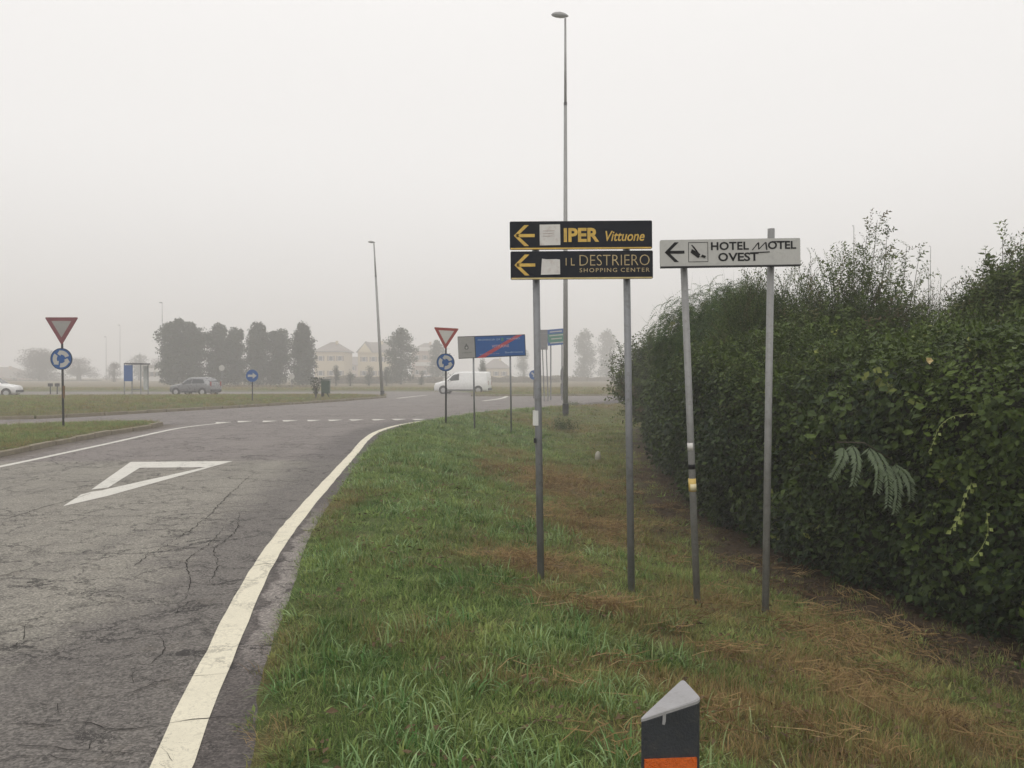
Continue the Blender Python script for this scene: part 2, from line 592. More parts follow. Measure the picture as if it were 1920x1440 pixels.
def text_obj(s, w, h, m, parent, loc, bold=0.0, shear=0.0, name='lettering', space=1.0, depth=0.0015):
    """flat raised lettering fitted in w x h, in the local XZ plane facing -Y, centred at loc"""
    cu = bpy.data.curves.new('t', 'FONT')
    cu.body = s
    cu.size = 1
    cu.offset = bold
    cu.shear = shear
    cu.space_character = space
    cu.resolution_u = 3
    tmp = bpy.data.objects.new('t', cu)
    COL.objects.link(tmp)
    dg = bpy.context.evaluated_depsgraph_get()
    me = bpy.data.meshes.new_from_object(tmp.evaluated_get(dg))
    bpy.data.objects.remove(tmp)
    co = np.array([v.co[:] for v in me.vertices])
    mn, mx = co.min(0), co.max(0)
    vs = []
    for v in me.vertices:
        x = ((v.co.x - mn[0]) / (mx[0] - mn[0]) - 0.5) * w
        z = ((v.co.y - mn[1]) / (mx[1] - mn[1]) - 0.5) * h
        vs.append((x, 0, z))
    fs = [tuple(p.vertices) for p in me.polygons]
    bpy.data.meshes.remove(me)
    o = mk(name, vs, fs, m, parent, False, loc)
    md = o.modifiers.new('thick', 'SOLIDIFY')
    md.thickness = depth
    md.offset = 0
    return o


def flat(name, polys, m, parent, y, depth=0.0015, loc=(0, 0, 0)):
    """raised flat print in the local XZ plane"""
    b = MB()
    for p in polys:
        b.prism(p, y - depth, y)
    return b.build(name, m, parent, loc=loc)


def circle(r, n=32, cx=0, cz=0, a0=0, a1=2 * PI):
    return [(cx + r * math.cos(a0 + (a1 - a0) * i / n), cz + r * math.sin(a0 + (a1 - a0) * i / n)) for i in range(n)]


def rounded(poly, r, seg=4):
    out = []
    n = len(poly)
    for i in range(n):
        p0, p1, p2 = (Vector(poly[i - 1]), Vector(poly[i]), Vector(poly[(i + 1) % n]))
        a = (p0 - p1).normalized()
        b = (p2 - p1).normalized()
        for k in range(seg + 1):
            t = k / seg
            q = p1 + a * r * (1 - t) ** 2 + b * r * t ** 2
            out.append((q.x, q.y))
    return out


# ------------------------------------------------------------------ layout: road edge, verge, hedge line
EDGE = smooth_curve([(0.3, -12), (-0.1, -5), (-0.42, 0), (-1.10, 3.35), (-1.26, 3.84), (-1.42, 4.55), (-1.71, 6.21), (-2.10, 8.31), (-2.62, 12.5),
                     (-3.12, 16.8), (-3.50, 20.5), (-3.66, 23.1), (-3.50, 26.0), (-2.9, 28.9), (-2.3, 31.2), (-1.6, 34.0), (-.13, 37.6), (2.8, 41.6), (6.4, 45.2), (14, 50.5), (30, 57), (75, 66)], 0.4)
LINEC = smooth_curve([(0.05, -6), (-0.72, 0), (-1.44, 3.35), (-1.55, 3.84), (-1.695, 4.55), (-2.03, 6.21), (-2.37, 8.31), (-2.86, 12.5),
                      (-3.33, 16.8), (-3.72, 20.2), (-3.90, 23.1), (-3.76, 25.8), (-3.3, 28.1), (-2.75, 29.6)], 0.25)
HEDGE = smooth_curve([(7.6, 0.5), (5.3, 3.6), (4.08, 6.0), (3.12, 9.3), (2.86, 12), (3.35, 17), (4.35, 24), (5.9, 33)], 0.25)
FAR = [(-3.2, 61.5), (9, 63.5), (30, 70), (80, 84), (200, 130), (260, 420), (-260, 420), (-260, 79), (-30, 78), (-6, 80), (-3.2, 74)]


def seg_dist(x, y, line, closed=False):
    """distance and side (positive = right of travel) to a polyline, vectorised"""
    best = np.full(x.shape, 1e9)
    side = np.zeros(x.shape)
    par = np.zeros(x.shape)
    L = list(line) + ([line[0]] if closed else [])
    acc = 0.0
    for i in range(len(L) - 1):
        ax, ay = L[i]
        bx, by = L[i + 1]
        dx, dy = bx - ax, by - ay
        l2 = dx * dx + dy * dy
        if l2 == 0:
            continue
        t = np.clip(((x - ax) * dx + (y - ay) * dy) / l2, 0, 1)
        ex, ey = x - (ax + t * dx), y - (ay + t * dy)
        d = np.hypot(ex, ey)
        s = (x - ax) * dy - (y - ay) * dx
        m = d < best
        best[m] = d[m]
        side[m] = s[m]
        par[m] = (acc + t * math.sqrt(l2))[m]
        acc += math.sqrt(l2)
    return best, np.sign(side), par


def in_poly(x, y, poly):
    ins = np.zeros(x.shape, bool)
    n = len(poly)
    for i in range(n):
        x0, y0 = poly[i]
        x1, y1 = poly[(i + 1) % n]
        if y0 == y1:
            continue
        c = ((y0 > y) != (y1 > y)) & (x < (x1 - x0) * (y - y0) / (y1 - y0) + x0)
        ins ^= c
    return ins


EDGE_C = EDGE[::2]


def verge_s(x, y):
    d, s, _ = seg_dist(x, y, EDGE_C)
    return d * s


def far_s(x, y):
    d, _, _ = seg_dist(x, y, FAR, True)
    return np.where(in_poly(x, y, FAR), d, -d)


def fbm(x, y, f, seed=0.0):
    return (np.sin(x * f + 1.3 * np.sin(y * f * 1.7 + seed) + seed) * np.cos(y * f * 1.13 + 1.7 * np.sin(x * f * 0.7 + seed * 2)) +
            0.5 * np.sin(x * f * 2.3 + seed * 3 + np.cos(y * f * 2.9)) * np.cos(y * f * 2.1 - seed)) / 1.5


def height(x, y):
    s = verge_s(x, y)
    f = far_s(x, y)
    z = np.where(s > 0, 0.035 * np.clip(s / 0.12, 0, 1), np.clip(s * 0.4, -0.12, 0))
    slope = -0.155 * np.clip(s - 1.35, 0, None)
    slope = np.maximum(slope, -0.535)
    z = z + np.where(s > 0, slope, 0)
    z = z + np.where(s > 0.3, 0.018 * fbm(x, y, 2.1, 1.0) + 0.010 * fbm(x, y, 6.3, 2.0), 0)
    zf = np.where(f > 0, 0.13 + 0.02 * fbm(x, y, 0.35, 3), -1)
    z = np.maximum(z, zf)
    return np.where((y < -8) | (x < -82), np.maximum(z, 0.03), z)


# dry and soil patches, painted where the turf itself is dead or bare
DRY = [(1040, 900, 1.0, 3.0, .95), (1090, 980, 0.8, 1.5, .9), (940, 880, 0.6, 2.0, .7), (1010, 1060, 0.6, 0.6, 1.0), (1110, 1140, 0.6, 0.28, 1.0), (950, 850, 0.8, 2.4, .6), (1500, 1260, 1.0, .4, .7), (1350, 1400, .8, .3, .7), (1680, 1330, .8, .4, .6), (1300, 1120, 0.5, 0.6, .5),
       (1190, 1270, 0.55, 0.2, .9), (1000, 1280, 0.4, 0.1, .6), (1400, 1330, 0.8, 0.35, .6), (1750, 1400, 0.7, 0.4, .5), (630, 950, 0.3, 1.5, .5), (510, 1250, 0.14, 0.9, .55), (500, 1400, 0.12, 0.5, .6),
       (1000, 790, 2.2, 2.6, .6), (1130, 775, 2.5, 2.5, .45), (820, 1190, 0.4, 0.2, .35), (880, 1010, 0.4, 0.5, .4), (700, 1200, .25, .2, .35), (1250, 1200, .4, .3, .6), (1600, 1200, .6, .3, .5), (1560, 1400, .5, .25, .6)]


def fields(x, y):
    s = verge_s(x, y)
    hd, hs_, _ = seg_dist(x, y, HEDGE[::3])
    hdist = hd * -hs_                                  # positive on the road side
    dry = np.zeros(x.shape)
    for px, py, rx, ry, w in _DRYW:
        q = ((x - px) / rx) ** 2 + ((y - py) / ry) ** 2
        dry = np.maximum(dry, w * np.exp(-q * 0.9))
    dry = np.clip(dry + 0.20 * fbm(x, y, 1.9, 5) + 0.16 * fbm(x, y, 5.1, 7) - 0.04, 0, 1)
    ramp = np.clip((x - 0.6) / 1.6, 0, 1)
    dry = np.clip(dry + ramp * 0.28, 0, 1)
    n = 0.25 * fbm(x, y, 2.7, 9) + 0.14 * fbm(x, y, 7.7, 3)
    soil = np.clip((1.2 + n * 1.9 - hdist) / 0.7, 0, 1) * (y < 36) * (x > -0.5)
    soil = np.where(hdist < 0, 1.0 * (y < 36) * (x > 1), soil)
    return s, dry, soil, hdist


_DRYW = []
for px, py, rx, ry, w in DRY:
    _x, _y, _z = hit(px, py)
    _DRYW.append((_x, _y, rx, ry, w))


# ------------------------------------------------------------------ ground and road sheets
def axis(*parts):
    out = []
    for a, b, st in parts:
        out += list(np.arange(a, b, st))
    out.append(parts[-1][1])
    return np.array(out)


def grid_mesh(name, xs, ys, zf, m, keep=None, attrs=None, kind='structure'):
    X, Y = np.meshgrid(xs, ys)
    x, y = X.ravel(), Y.ravel()
    z = zf(x, y)
    nx, ny = len(xs), len(ys)
    i = np.arange(ny - 1)[:, None] * nx + np.arange(nx - 1)[None, :]
    quads = np.stack([i, i + 1, i + 1 + nx, i + nx], -1).reshape(-1, 4)
    if keep is not None:
        cx = x[quads].mean(1)
        cyy = y[quads].mean(1)
        quads = quads[keep(cx, cyy)]
    me = bpy.data.meshes.new(name)
    used = np.unique(quads)
    remap = np.full(len(x), -1)
    remap[used] = np.arange(len(used))
    x, y, z = x[used], y[used], z[used]
    quads = remap[quads]
    me.vertices.add(len(x))
    me.vertices.foreach_set('co', np.stack([x, y, z], 1).astype(np.float32).ravel())
    me.loops.add(len(quads) * 4)
    me.loops.foreach_set('vertex_index', quads.ravel().astype(np.int32))
    me.polygons.add(len(quads))
    me.polygons.foreach_set('loop_start', (np.arange(len(quads)) * 4).astype(np.int32))
    me.polygons.foreach_set('loop_total', np.full(len(quads), 4, np.int32))
    me.polygons.foreach_set('use_smooth', np.ones(len(quads), bool))
    me.update(calc_edges=True)
    for k, fn in (attrs or {}).items():
        a = me.attributes.new(k, 'FLOAT', 'POINT')
        a.data.foreach_set('value', fn(x, y).astype(np.float32))
    me.materials.append(m)
    o = bpy.data.objects.new(name, me)
    COL.objects.link(o)
    o['kind'] = kind
    return o


gx = axis((-250, -90, 20), (-90, -20, 5), (-20, -5, 1.0), (-5, 8, 0.1), (8, 20, 1.0), (20, 80, 5), (80, 250, 20))
gy = axis((-45, -8, 5), (-8, 2, 0.5), (2, 14, 0.1), (14, 46, 0.25), (46, 90, 1.5), (90, 410, 20))
grd = grid_mesh('ground', gx, gy, height, TURF, attrs={
    'dry': lambda x, y: fields(x, y)[1],
    'soil': lambda x, y: fields(x, y)[2] * (y < 40),
    'field': lambda x, y: np.clip((y - 70) / 25, 0, 1)})


def line_edge(x, y):
    d, s, _ = seg_dist(x, y, LINEC[::2])
    return np.clip(-d * s, -3, 6)                        # positive on the carriageway side


SI = [(-10.35, 12), (-10.4, 15.9), (-10.85, 18.7), (-11.2, 22), (-11.25, 24.6), (-11.5, 25.9), (-12.2, 26.3), (-13.4, 26.0), (-15.6, 24.2), (-19, 21), (-19, 15), (-13, 8), (-10.6, 7)]


def kerb_dirt(x, y):
    d, _, _ = seg_dist(x, y, SI, True)
    return np.clip(1 - d / 0.9, 0, 1)


rx_ = axis((-82, -20, 4), (-20, -14, 1.0), (-14, -8, .25), (-8, -5, 0.5), (-5, 0.6, 0.1), (0.6, 12, 0.5), (12, 72, 4))
ry_ = axis((-8, 1, 1.0), (1, 14, 0.12), (14, 34, 0.25), (34, 60, 0.5), (60, 86, 1.0))
road = grid_mesh('road', rx_, ry_, lambda x, y: 0.0 * x, ASPH,
                 keep=lambda x, y: (verge_s(x, y) < 0.30) & (far_s(x, y) < 1.2), attrs={'edge': line_edge, 'dirt': kerb_dirt})


def ribbon(name, line, w, m, z=0.004, label=None):
    line = np.array(line)
    t = np.gradient(line, axis=0)
    t /= np.linalg.norm(t, axis=1)[:, None]
    nrm = np.stack([t[:, 1], -t[:, 0]], 1)
    w = np.broadcast_to(np.asarray(w, float), (len(line),))[:, None]
    jit = (0.004 * rng.standard_normal((len(line), 2)))
    a = line + nrm * w / 2 + jit
    b = line - nrm * w / 2 - jit[::-1]
    vs = [(p[0], p[1], z) for p in a] + [(p[0], p[1], z) for p in b]
    n = len(line)
    fs = [(i, i + n, i + 1 + n, i + 1) for i in range(n - 1)]
    o = mk(name, vs, fs, m)
    o['kind'] = 'structure'
    return o


ribbon('road_edge_line', LINEC, 0.175, LINE)
LL = smooth_curve([(-8.7, 5), (-8.95, 10), (-9.2, 14.3), (-9.7, 19.1), (-10.3, 24.6), (-9.9, 27.4)], 0.4)
ribbon('road_side_line', LL, 0.15, LINEW)


# painted give-way triangle, a hollow triangle with a break across its near arm
def road_poly(name, polys, m, z=0.004):
    vs, fs = [], []
    for p in polys:
        b = len(vs)
        vs += [(x, y, z) for x, y in p]
        fs.append(tuple(range(b, b + len(p))))
    o = mk(name, vs, fs, m)
    o['kind'] = 'structure'
    return o


g = lambda a, b: G(a, b, 0.004)
road_poly('painted_triangle', [
    [g(118, 949), g(193, 919), g(172, 922), g(152, 927)],
    [g(118, 949), g(201, 930), g(193, 919)],
    [g(171, 918), g(203, 914), g(262, 877), g(245, 866)],
    [g(245, 866), g(262, 877), g(384, 876), g(436, 864.5)],
    [g(436, 864.5), g(384, 876), g(200, 917), g(193, 919), g(201, 930)],
], LINEW)
teeth = [(414, 792.5), (455, 790.5), (501, 790), (540, 789), (585, 788.5), (625, 788), (666, 787.5), (707, 787), (746, 786.5), (783, 786.5)]
for i, (px, py) in enumerate(teeth):
    cx, cyy = G(px, py, 0.004)
    w, d = 0.27, 0.36
    j = random.uniform(-0.04, 0.04)
    o = mk('yield_tooth', [(cx - w + j, cyy + d, .004), (cx + w, cyy + d, .004), (cx + 0.06, cyy - d, .004), (cx - 0.06, cyy - d, .004)], [(0, 3, 2, 1)], LINEW)
    o['kind'] = 'structure'
# short white marks at the far arm of the ring
ribbon('far_lane_line', smooth_curve([G(905, 752, 0), G(940, 747, 0), G(952, 742, 0)], 0.5), 0.3, LINEW)
ribbon('far_side_line', smooth_curve([G(745, 747, 0), G(775, 743.5, 0), G(800, 741, 0)], 0.5), 0.3, LINEW)


# the broad cracks: narrow jagged sheets of dark filled gap, each following its own course
CRK = mat('crack_gap', (0.020, 0.018, 0.017), 0.95, 0, 0.3, 20, spec=0.1)


def crack(pxs, w=.009, jit=.02):
    pts = [G(a, b, .004) for a, b in pxs]
    line = smooth_curve(pts, .05)
    n_ = len(line)
    off_ = np.cumsum(rng.normal(0, jit * .45, (n_, 2)), 0)
    off_ -= np.linspace(0, 1, n_)[:, None] * off_[-1]
    line = line + off_ * .5 + rng.normal(0, jit * .38, (n_, 2))
    t = np.gradient(line, axis=0)
    t /= np.linalg.norm(t, axis=1)[:, None] + 1e-9
    nr = np.stack([t[:, 1], -t[:, 0]], 1)
    ww = w * .72 * rng.uniform(.25, 1.25, n_) * np.sin(np.linspace(.12, PI - .12, n_)) ** .5
    a = line + nr * ww[:, None] / 2
    b = line - nr * ww[:, None] / 2
    vs = [(p[0], p[1], .0062) for p in a] + [(p[0], p[1], .0062) for p in b]
    o = mk('road_crack', vs, [(i, i + n_, i + 1 + n_, i + 1) for i in range(n_ - 1)], CRK)
    o['kind'] = 'structure'
    return o


for pts, w in (([(0, 1358), (60, 1354), (95, 1360), (160, 1352), (200, 1366), (260, 1361), (330, 1351), (390, 1343), (470, 1340)], .010),
               ([(108, 1336), (103, 1322), (150, 1311), (240, 1301), (290, 1281), (350, 1268), (420, 1262), (485, 1258)], .008),
               ([(150, 1292), (190, 1280), (235, 1279), (290, 1270)], .007), ([(103, 1322), (60, 1318), (10, 1330)], .006),
               ([(0, 1396), (70, 1401), (165, 1408), (172, 1392), (200, 1376)], .008), ([(165, 1408), (230, 1412), (300, 1404), (330, 1428)], .006),
               ([(0, 977), (60, 957), (118, 941), (170, 925)], .022), ([(262, 1052), (300, 1030), (345, 1000), (390, 968), (430, 930), (480, 884)], .016),
               ([(345, 1125), (360, 1090), (352, 1050), (395, 1020), (420, 985)], .012), ([(385, 1100), (410, 1060), (402, 1030), (440, 1000), (450, 960)], .012),
               ([(300, 1095), (345, 1090), (400, 1096), (450, 1088), (490, 1090)], .010), ([(318, 1070), (370, 1062), (430, 1068), (500, 1058), (560, 1062)], .010),
               ([(290, 1128), (340, 1130), (400, 1128), (440, 1126)], .008), ([(230, 1068), (262, 1052), (275, 1040)], .010), ([(80, 1106), (95, 1100), (120, 1108)], .010),
               ([(160, 1130), (200, 1128), (240, 1132)], .009), ([(0, 1180), (30, 1172), (45, 1190), (20, 1215), (0, 1222)], .009),
               ([(300, 1190), (310, 1215), (290, 1240), (260, 1260), (255, 1280)], .008), ([(330, 1150), (355, 1130), (380, 1120)], .010), ([(400, 1010), (440, 1012), (500, 1004), (530, 1008)], .010),
               ([(0, 1425), (70, 1418), (150, 1430), (240, 1426)], .007), ([(420, 960), (470, 955), (520, 962)], .012)):
    crack(pts, w)


# ------------------------------------------------------------------ raised islands with kerb stones
def island(name, poly, label, mound=0.0, stone_ok=None, zt=0.12):
    poly = [tuple(p) for p in poly]
    cen = np.mean(np.array(poly), axis=0)
    rings = [(1.0, zt), (0.995, zt + 0.012), (0.93, zt + 0.02 + mound * 0.35), (0.75, zt + mound * 0.8), (0.4, zt + mound), (0.0, zt + mound)]
    vs, fs = [], []
    n = len(poly)
    for k, (s, z) in enumerate(rings):
        for p in poly:
            q = cen + (np.array(p) - cen) * s
            vs.append((q[0], q[1], z))
    for k in range(len(rings) - 1):
        for i in range(n):
            a = k * n + i
            b = k * n + (i + 1) % n
            fs.append((a, b, b + n, a + n))
    b0 = len(vs)
    vs += [(p[0], p[1], -0.05) for p in poly]
    for i in range(n):
        fs.append((b0 + i, b0 + (i + 1) % n, (i + 1) % n, i))
    o = mk(name, vs, fs, TURF, None, True)
    o['kind'] = 'structure'
    for at, v in (('dry', 0.35), ('soil', 0.0), ('field', 0.0)):
        a = o.data.attributes.new(at, 'FLOAT', 'POINT')
        a.data.foreach_set('value', np.full(len(o.data.vertices), v, np.float32))
    # kerb stones, one object each, sharing one mesh
    st = MB().box(-0.48, 0.48, -0.07, 0.07, -0.05, zt + 0.02).build('kerb_stone', KERB, o, bevel=0.015, segs=1)
    first = True
    for i in range(n):
        p0, p1 = np.array(poly[i]), np.array(poly[(i + 1) % n])
        L = np.linalg.norm(p1 - p0)
        k = int(L / 1.0)
        if k == 0:
            k = 1
        for j in range(k):
            q = p0 + (p1 - p0) * (j + 0.5) / k
            if stone_ok and not stone_ok(q):
                continue
            t = (p1 - p0) / L
            nr = np.array([t[1], -t[0]])
            if np.dot(q + nr * 0.1 - cen, nr) < 0:
                nr = -nr
            q = q + nr * 0.075
            s = st if first else inst(st, parent=o)
            s.location = (q[0], q[1], random.uniform(-0.02, 0.015))
            s.rotation_euler = (0, 0, math.atan2(t[1], t[0]) + random.uniform(-.015, .015))
            s.scale = (L / k / 0.985, 1, 1)
            first = False
    return o


CI = [tuple(p) for p in smooth_curve([(-46, 26.5), (-30, 27.2), (-19.6, 29.2), (-17.3, 30.8), (-15.9, 34.5), (-13.4, 41.2), (-11.4, 47.4), (-10.0, 53.5), (-9.2, 57.5)], 2.0)] + \
     [(-9.6, 59.0), (-12, 59.6), (-20, 57.6), (-30, 56), (-46, 54)]
central = island('central_island', CI, None, 0.22, lambda q: q[0] > -30 and not (q[1] > 50 and q[0] < -12))
SI = [(-10.35, 12), (-10.4, 15.9), (-10.85, 18.7), (-11.2, 22), (-11.25, 24.6), (-11.5, 25.9), (-12.2, 26.3), (-13.4, 26.0), (-15.6, 24.2), (-19, 21), (-19, 15), (-13, 8), (-10.6, 7)]
splitter = island('splitter_island', SI, None, 0.05, lambda q: q[1] > 14 and q[0] > -19, 0.1)

# kerb of the far verge
fs_ = MB().box(-0.98, 0.98, -0.08, 0.08, -0.05, 0.15).build('kerb_stone', KERB, grd, bevel=0.015, segs=1)
first = True
for (a, b) in (((-3.2, 61.4), (9, 63.4)), ((9, 63.4), (26, 68.6))):
    a, b = np.array(a), np.array(b)
    L = np.linalg.norm(b - a)
    k = int(L / 2)
    for j in range(k):
        q = a + (b - a) * (j + .5) / k
        s = fs_ if first else inst(fs_, parent=grd)
        first = False
        s.location = (q[0], q[1] - 0.1, random.uniform(-.015, .015))
        s.rotation_euler = (0, 0, math.atan2(b[1] - a[1], b[0] - a[0]))

# ------------------------------------------------------------------ instancing of foliage pieces (stuff)
_gn = {}


def gn_tree(coll):
    if coll.name in _gn:
        return _gn[coll.name]
    ng = bpy.data.node_groups.new('scatter_' + coll.name, 'GeometryNodeTree')
    ng.interface.new_socket('Geometry', in_out='INPUT', socket_type='NodeSocketGeometry')
    ng.interface.new_socket('Geometry', in_out='OUTPUT', socket_type='NodeSocketGeometry')
    gi = ng.nodes.new('NodeGroupInput')
    go = ng.nodes.new('NodeGroupOutput')
    ip = ng.nodes.new('GeometryNodeInstanceOnPoints')
    ci = ng.nodes.new('GeometryNodeCollectionInfo')
    ci.inputs['Collection'].default_value = coll
    ci.inputs['Separate Children'].default_value = True
    ci.inputs['Reset Children'].default_value = True
    ip.inputs['Pick Instance'].default_value = True

    def attr(nm, ty):
        a = ng.nodes.new('GeometryNodeInputNamedAttribute')
        a.data_type = ty
        a.inputs['Name'].default_value = nm
        return a.outputs[0]
    ng.links.new(gi.outputs[0], ip.inputs['Points'])
    ng.links.new(ci.outputs[0], ip.inputs['Instance'])
    ng.links.new(attr('pick', 'INT'), ip.inputs['Instance Index'])
    ng.links.new(attr('rot', 'FLOAT_VECTOR'), ip.inputs['Rotation'])
    ng.links.new(attr('scl', 'FLOAT_VECTOR'), ip.inputs['Scale'])
    ng.links.new(ip.outputs[0], go.inputs[0])
    _gn[coll.name] = ng
    return ng


def scatter(name, coll, pts, rot, scl, pick, tint, dry=None, parent=None, kind='stuff'):
    pts = np.asarray(pts, np.float32).reshape(-1, 3)
    n = len(pts)
    me = bpy.data.meshes.new(name)
    me.vertices.add(n)
    me.vertices.foreach_set('co', pts.ravel())
    a = me.attributes.new('rot', 'FLOAT_VECTOR', 'POINT')
    a.data.foreach_set('vector', np.asarray(rot, np.float32).ravel())
    scl = np.asarray(scl, np.float32)
    if scl.ndim == 1:
        scl = np.stack([scl] * 3, 1)
    a = me.attributes.new('scl', 'FLOAT_VECTOR', 'POINT')
    a.data.foreach_set('vector', scl.ravel())
    a = me.attributes.new('pick', 'INT', 'POINT')
    a.data.foreach_set('value', np.asarray(pick, np.int32))
    a = me.attributes.new('tint', 'FLOAT', 'POINT')
    a.data.foreach_set('value', np.asarray(tint, np.float32))
    a = me.attributes.new('dry', 'FLOAT', 'POINT')
    a.data.foreach_set('value', np.asarray(dry if dry is not None else np.zeros(n), np.float32))
    o = bpy.data.objects.new(name, me)
    COL.objects.link(o)
    if parent:
        o.parent = parent
    md = o.modifiers.new('scatter', 'NODES')
    md.node_group = gn_tree(coll)
    if kind:
        o['kind'] = kind
    return o


def proto_coll(name, objs):
    c = bpy.data.collections.new(name)
    for i, (vs, fs, m) in enumerate(objs):
        me = bpy.data.meshes.new(name)
        me.from_pydata(vs, [], fs)
        me.materials.append(m)
        me.update()
        o = bpy.data.objects.new('%s_%02d' % (name, i), me)
        c.objects.link(o)
    return c


def blade(vs, fs, x, y, ang, L, w, lean, curl, segs=3):
    """one grass blade: tapered strip leaning and bending over"""
    b = len(vs)
    dx, dy = math.cos(ang), math.sin(ang)
    px, py = -dy, dx
    th = lean
    cx, cy_, cz = x, y, 0.0
    for i in range(segs + 1):
        t = i / segs
        ww = w * (1 - t ** 1.6) * 0.5
        if i == segs:
            vs.append((cx, cy_, cz))
        else:
            vs.append((cx - px * ww, cy_ - py * ww, cz))
            vs.append((cx + px * ww, cy_ + py * ww, cz))
        st = L / segs
        cx += dx * math.sin(th) * st
        cy_ += dy * math.sin(th) * st
        cz += math.cos(th) * st
        th += curl / segs
    for i in range(segs - 1):
        fs.append((b + 2 * i, b + 2 * i + 1, b + 2 * i + 3, b + 2 * i + 2))
    fs.append((b + 2 * segs - 2, b + 2 * segs - 1, b + 2 * segs))


def tuft(n, rad, L0, L1, w0, w1, lean, curl, segs=3):
    vs, fs = [], []
    for _ in range(n):
        a = random.uniform(0, 2 * PI)
        r = rad * math.sqrt(random.random())
        blade(vs, fs, r * math.cos(a), r * math.sin(a), a + random.uniform(-1.2, 1.2), random.uniform(L0, L1), random.uniform(w0, w1),
              random.uniform(0.05, lean), random.uniform(0.2, curl), segs)
    return vs, fs


grass_c = proto_coll('grass_tuft', [(*tuft(38, 0.11, 0.02, 0.075, 0.0025, 0.005, 1.1, 1.6, 2), GRASSM) for _ in range(4)] +
                     [(*tuft(24, 0.08, 0.05, 0.12, 0.003, 0.006, 1.0, 2.2), GRASSM) for _ in range(3)] +
                     [(*tuft(11, 0.07, 0.06, 0.17, 0.006, 0.011, 1.2, 3.0, 5), GRASSPALE) for _ in range(3)] +
                     [(*tuft(20, 0.10, 0.05, 0.13, 0.002, 0.0035, 1.2, 1.2, 2), STRAWM) for _ in range(3)] +
                     [(*tuft(9, 0.05, 0.03, 0.08, 0.012, 0.024, 1.3, 1.3, 3), GRASSM) for _ in range(2)])


def straw_piece():
    vs, fs = [], []
    for _ in range(22):
        a = random.uniform(0, PI)
        L = random.uniform(0.04, 0.17)
        x, y = random.uniform(-.16, .16), random.uniform(-.16, .16)
        z0, z1 = random.uniform(0.01, 0.06), random.uniform(0.01, 0.09)
        dx, dy = math.cos(a) * L / 2, math.sin(a) * L / 2
        w = random.uniform(0.0015, 0.0028)
        b = len(vs)
        px, py = -math.sin(a) * w, math.cos(a) * w
        mz = (z0 + z1) / 2 + random.uniform(-.01, .02)
        for (t, z) in ((-1, z0), (0, mz), (1, z1)):
            vs += [(x + dx * t - px, y + dy * t - py, z), (x + dx * t + px, y + dy * t + py, z), (x + dx * t, y + dy * t, z + w * 1.6)]
        for k in (0, 3):
            for q in ((0, 1), (1, 2), (2, 0)):
                fs.append((b + k + q[0], b + k + q[1], b + k + 3 + q[1], b + k + 3 + q[0]))
    return vs, fs


straw_c = proto_coll('straw_bunch', [(*straw_piece(), STRAWM) for _ in range(4)])


def litter_piece():
    vs, fs = [], []
    for _ in range(7):
        a = random.uniform(0, 2 * PI)
        x, y = random.uniform(-.12, .12), random.uniform(-.12, .12)
        L = random.uniform(0.015, 0.035)
        b = len(vs)
        ca, sa = math.cos(a), math.sin(a)
        for (u, v, z) in ((-1, 0, .008), (0, .5, .004 + random.uniform(0, .02)), (1, 0, .012), (0, -.5, .004 + random.uniform(0, .015))):
            vs.append((x + L * (u * ca - v * sa), y + L * (u * sa + v * ca), z))
        fs += [(b, b + 1, b + 2), (b, b + 2, b + 3)]
    return vs, fs


litter_c = proto_coll('fallen_leaf', [(*litter_piece(), LITTERM) for _ in range(3)])


def sample(x0, x1, y0, y1, dens):
    n = int((x1 - x0) * (y1 - y0) * dens)
    return rng.uniform(x0, x1, n), rng.uniform(y0, y1, n)


# right verge turf
PX, PY, PS, PK, PT, PD, = [], [], [], [], [], []
for (x0, x1, y0, y1, dens, sc) in ((-1.6, 3.6, 2.3, 5, 340, 1.0), (-2.3, 4.6, 5, 8, 230, 1.05), (-3.0, 4.0, 8, 13, 120, 1.25), (-4.0, 4.0, 13, 22, 55, 1.6), (-4.2, 5.5, 22, 34, 28, 1.9), (-2.5, 12, 34, 52, 12, 2.3),
                                   (-1.5, 6, -2, 2.3, 60, 1.0)):
    x, y = sample(x0, x1, y0, y1, dens)
    s, dry, soil, hd = fields(x, y)
    edge_n = 0.07 * fbm(x, y, 9.0, 2)
    ok = (s > 0.03 + edge_n) & (np.abs(x) < 0.72 * np.abs(y) + 1.2) & (hd > 0.0)
    ok &= rng.random(len(x)) > soil * 0.9
    ok &= rng.random(len(x)) > 0.25 * (fbm(x, y, 3.3, 4) > 0.35)
    x, y, s, dry, soil = x[ok], y[ok], s[ok], dry[ok], soil[ok]
    r = rng.random(len(x))
    tall = fbm(x, y, 2.6, 8) + 0.8 * fbm(x, y, 0.9, 11)
    pk = np.where(r < 0.56, rng.integers(0, 4, len(x)), rng.integers(4, 7, len(x)))
    pk = np.where((r > 0.80) & (tall > -0.1) & (dry < 0.5) & (x < 1.2), rng.integers(7, 10, len(x)), pk)
    pk = np.where(rng.random(len(x)) < dry * 0.75, rng.integers(10, 13, len(x)), pk)
    pk = np.where((r > 0.69) & (r < 0.80), rng.integers(13, 15, len(x)), pk)
    h = (0.75 + 0.5 * rng.random(len(x))) * (0.95 + 0.35 * np.clip(tall, -0.7, 1)) * np.clip(0.45 + s / 0.5, 0.45, 1)
    PX.append(x); PY.append(y); PK.append(pk); PD.append(np.clip(dry * 0.8 + rng.normal(0, .12, len(x)), 0, 1))
    PS.append(np.stack([np.full(len(x), sc), np.full(len(x), sc), h * (0.6 + 0.4 * sc)], 1))
    PT.append(np.clip(rng.random(len(x)) * 0.7 + 0.15 + 0.25 * fbm(x, y, 1.3, 13), 0, 1))
x = np.concatenate(PX); y = np.concatenate(PY)
z = height(x, y) - 0.004
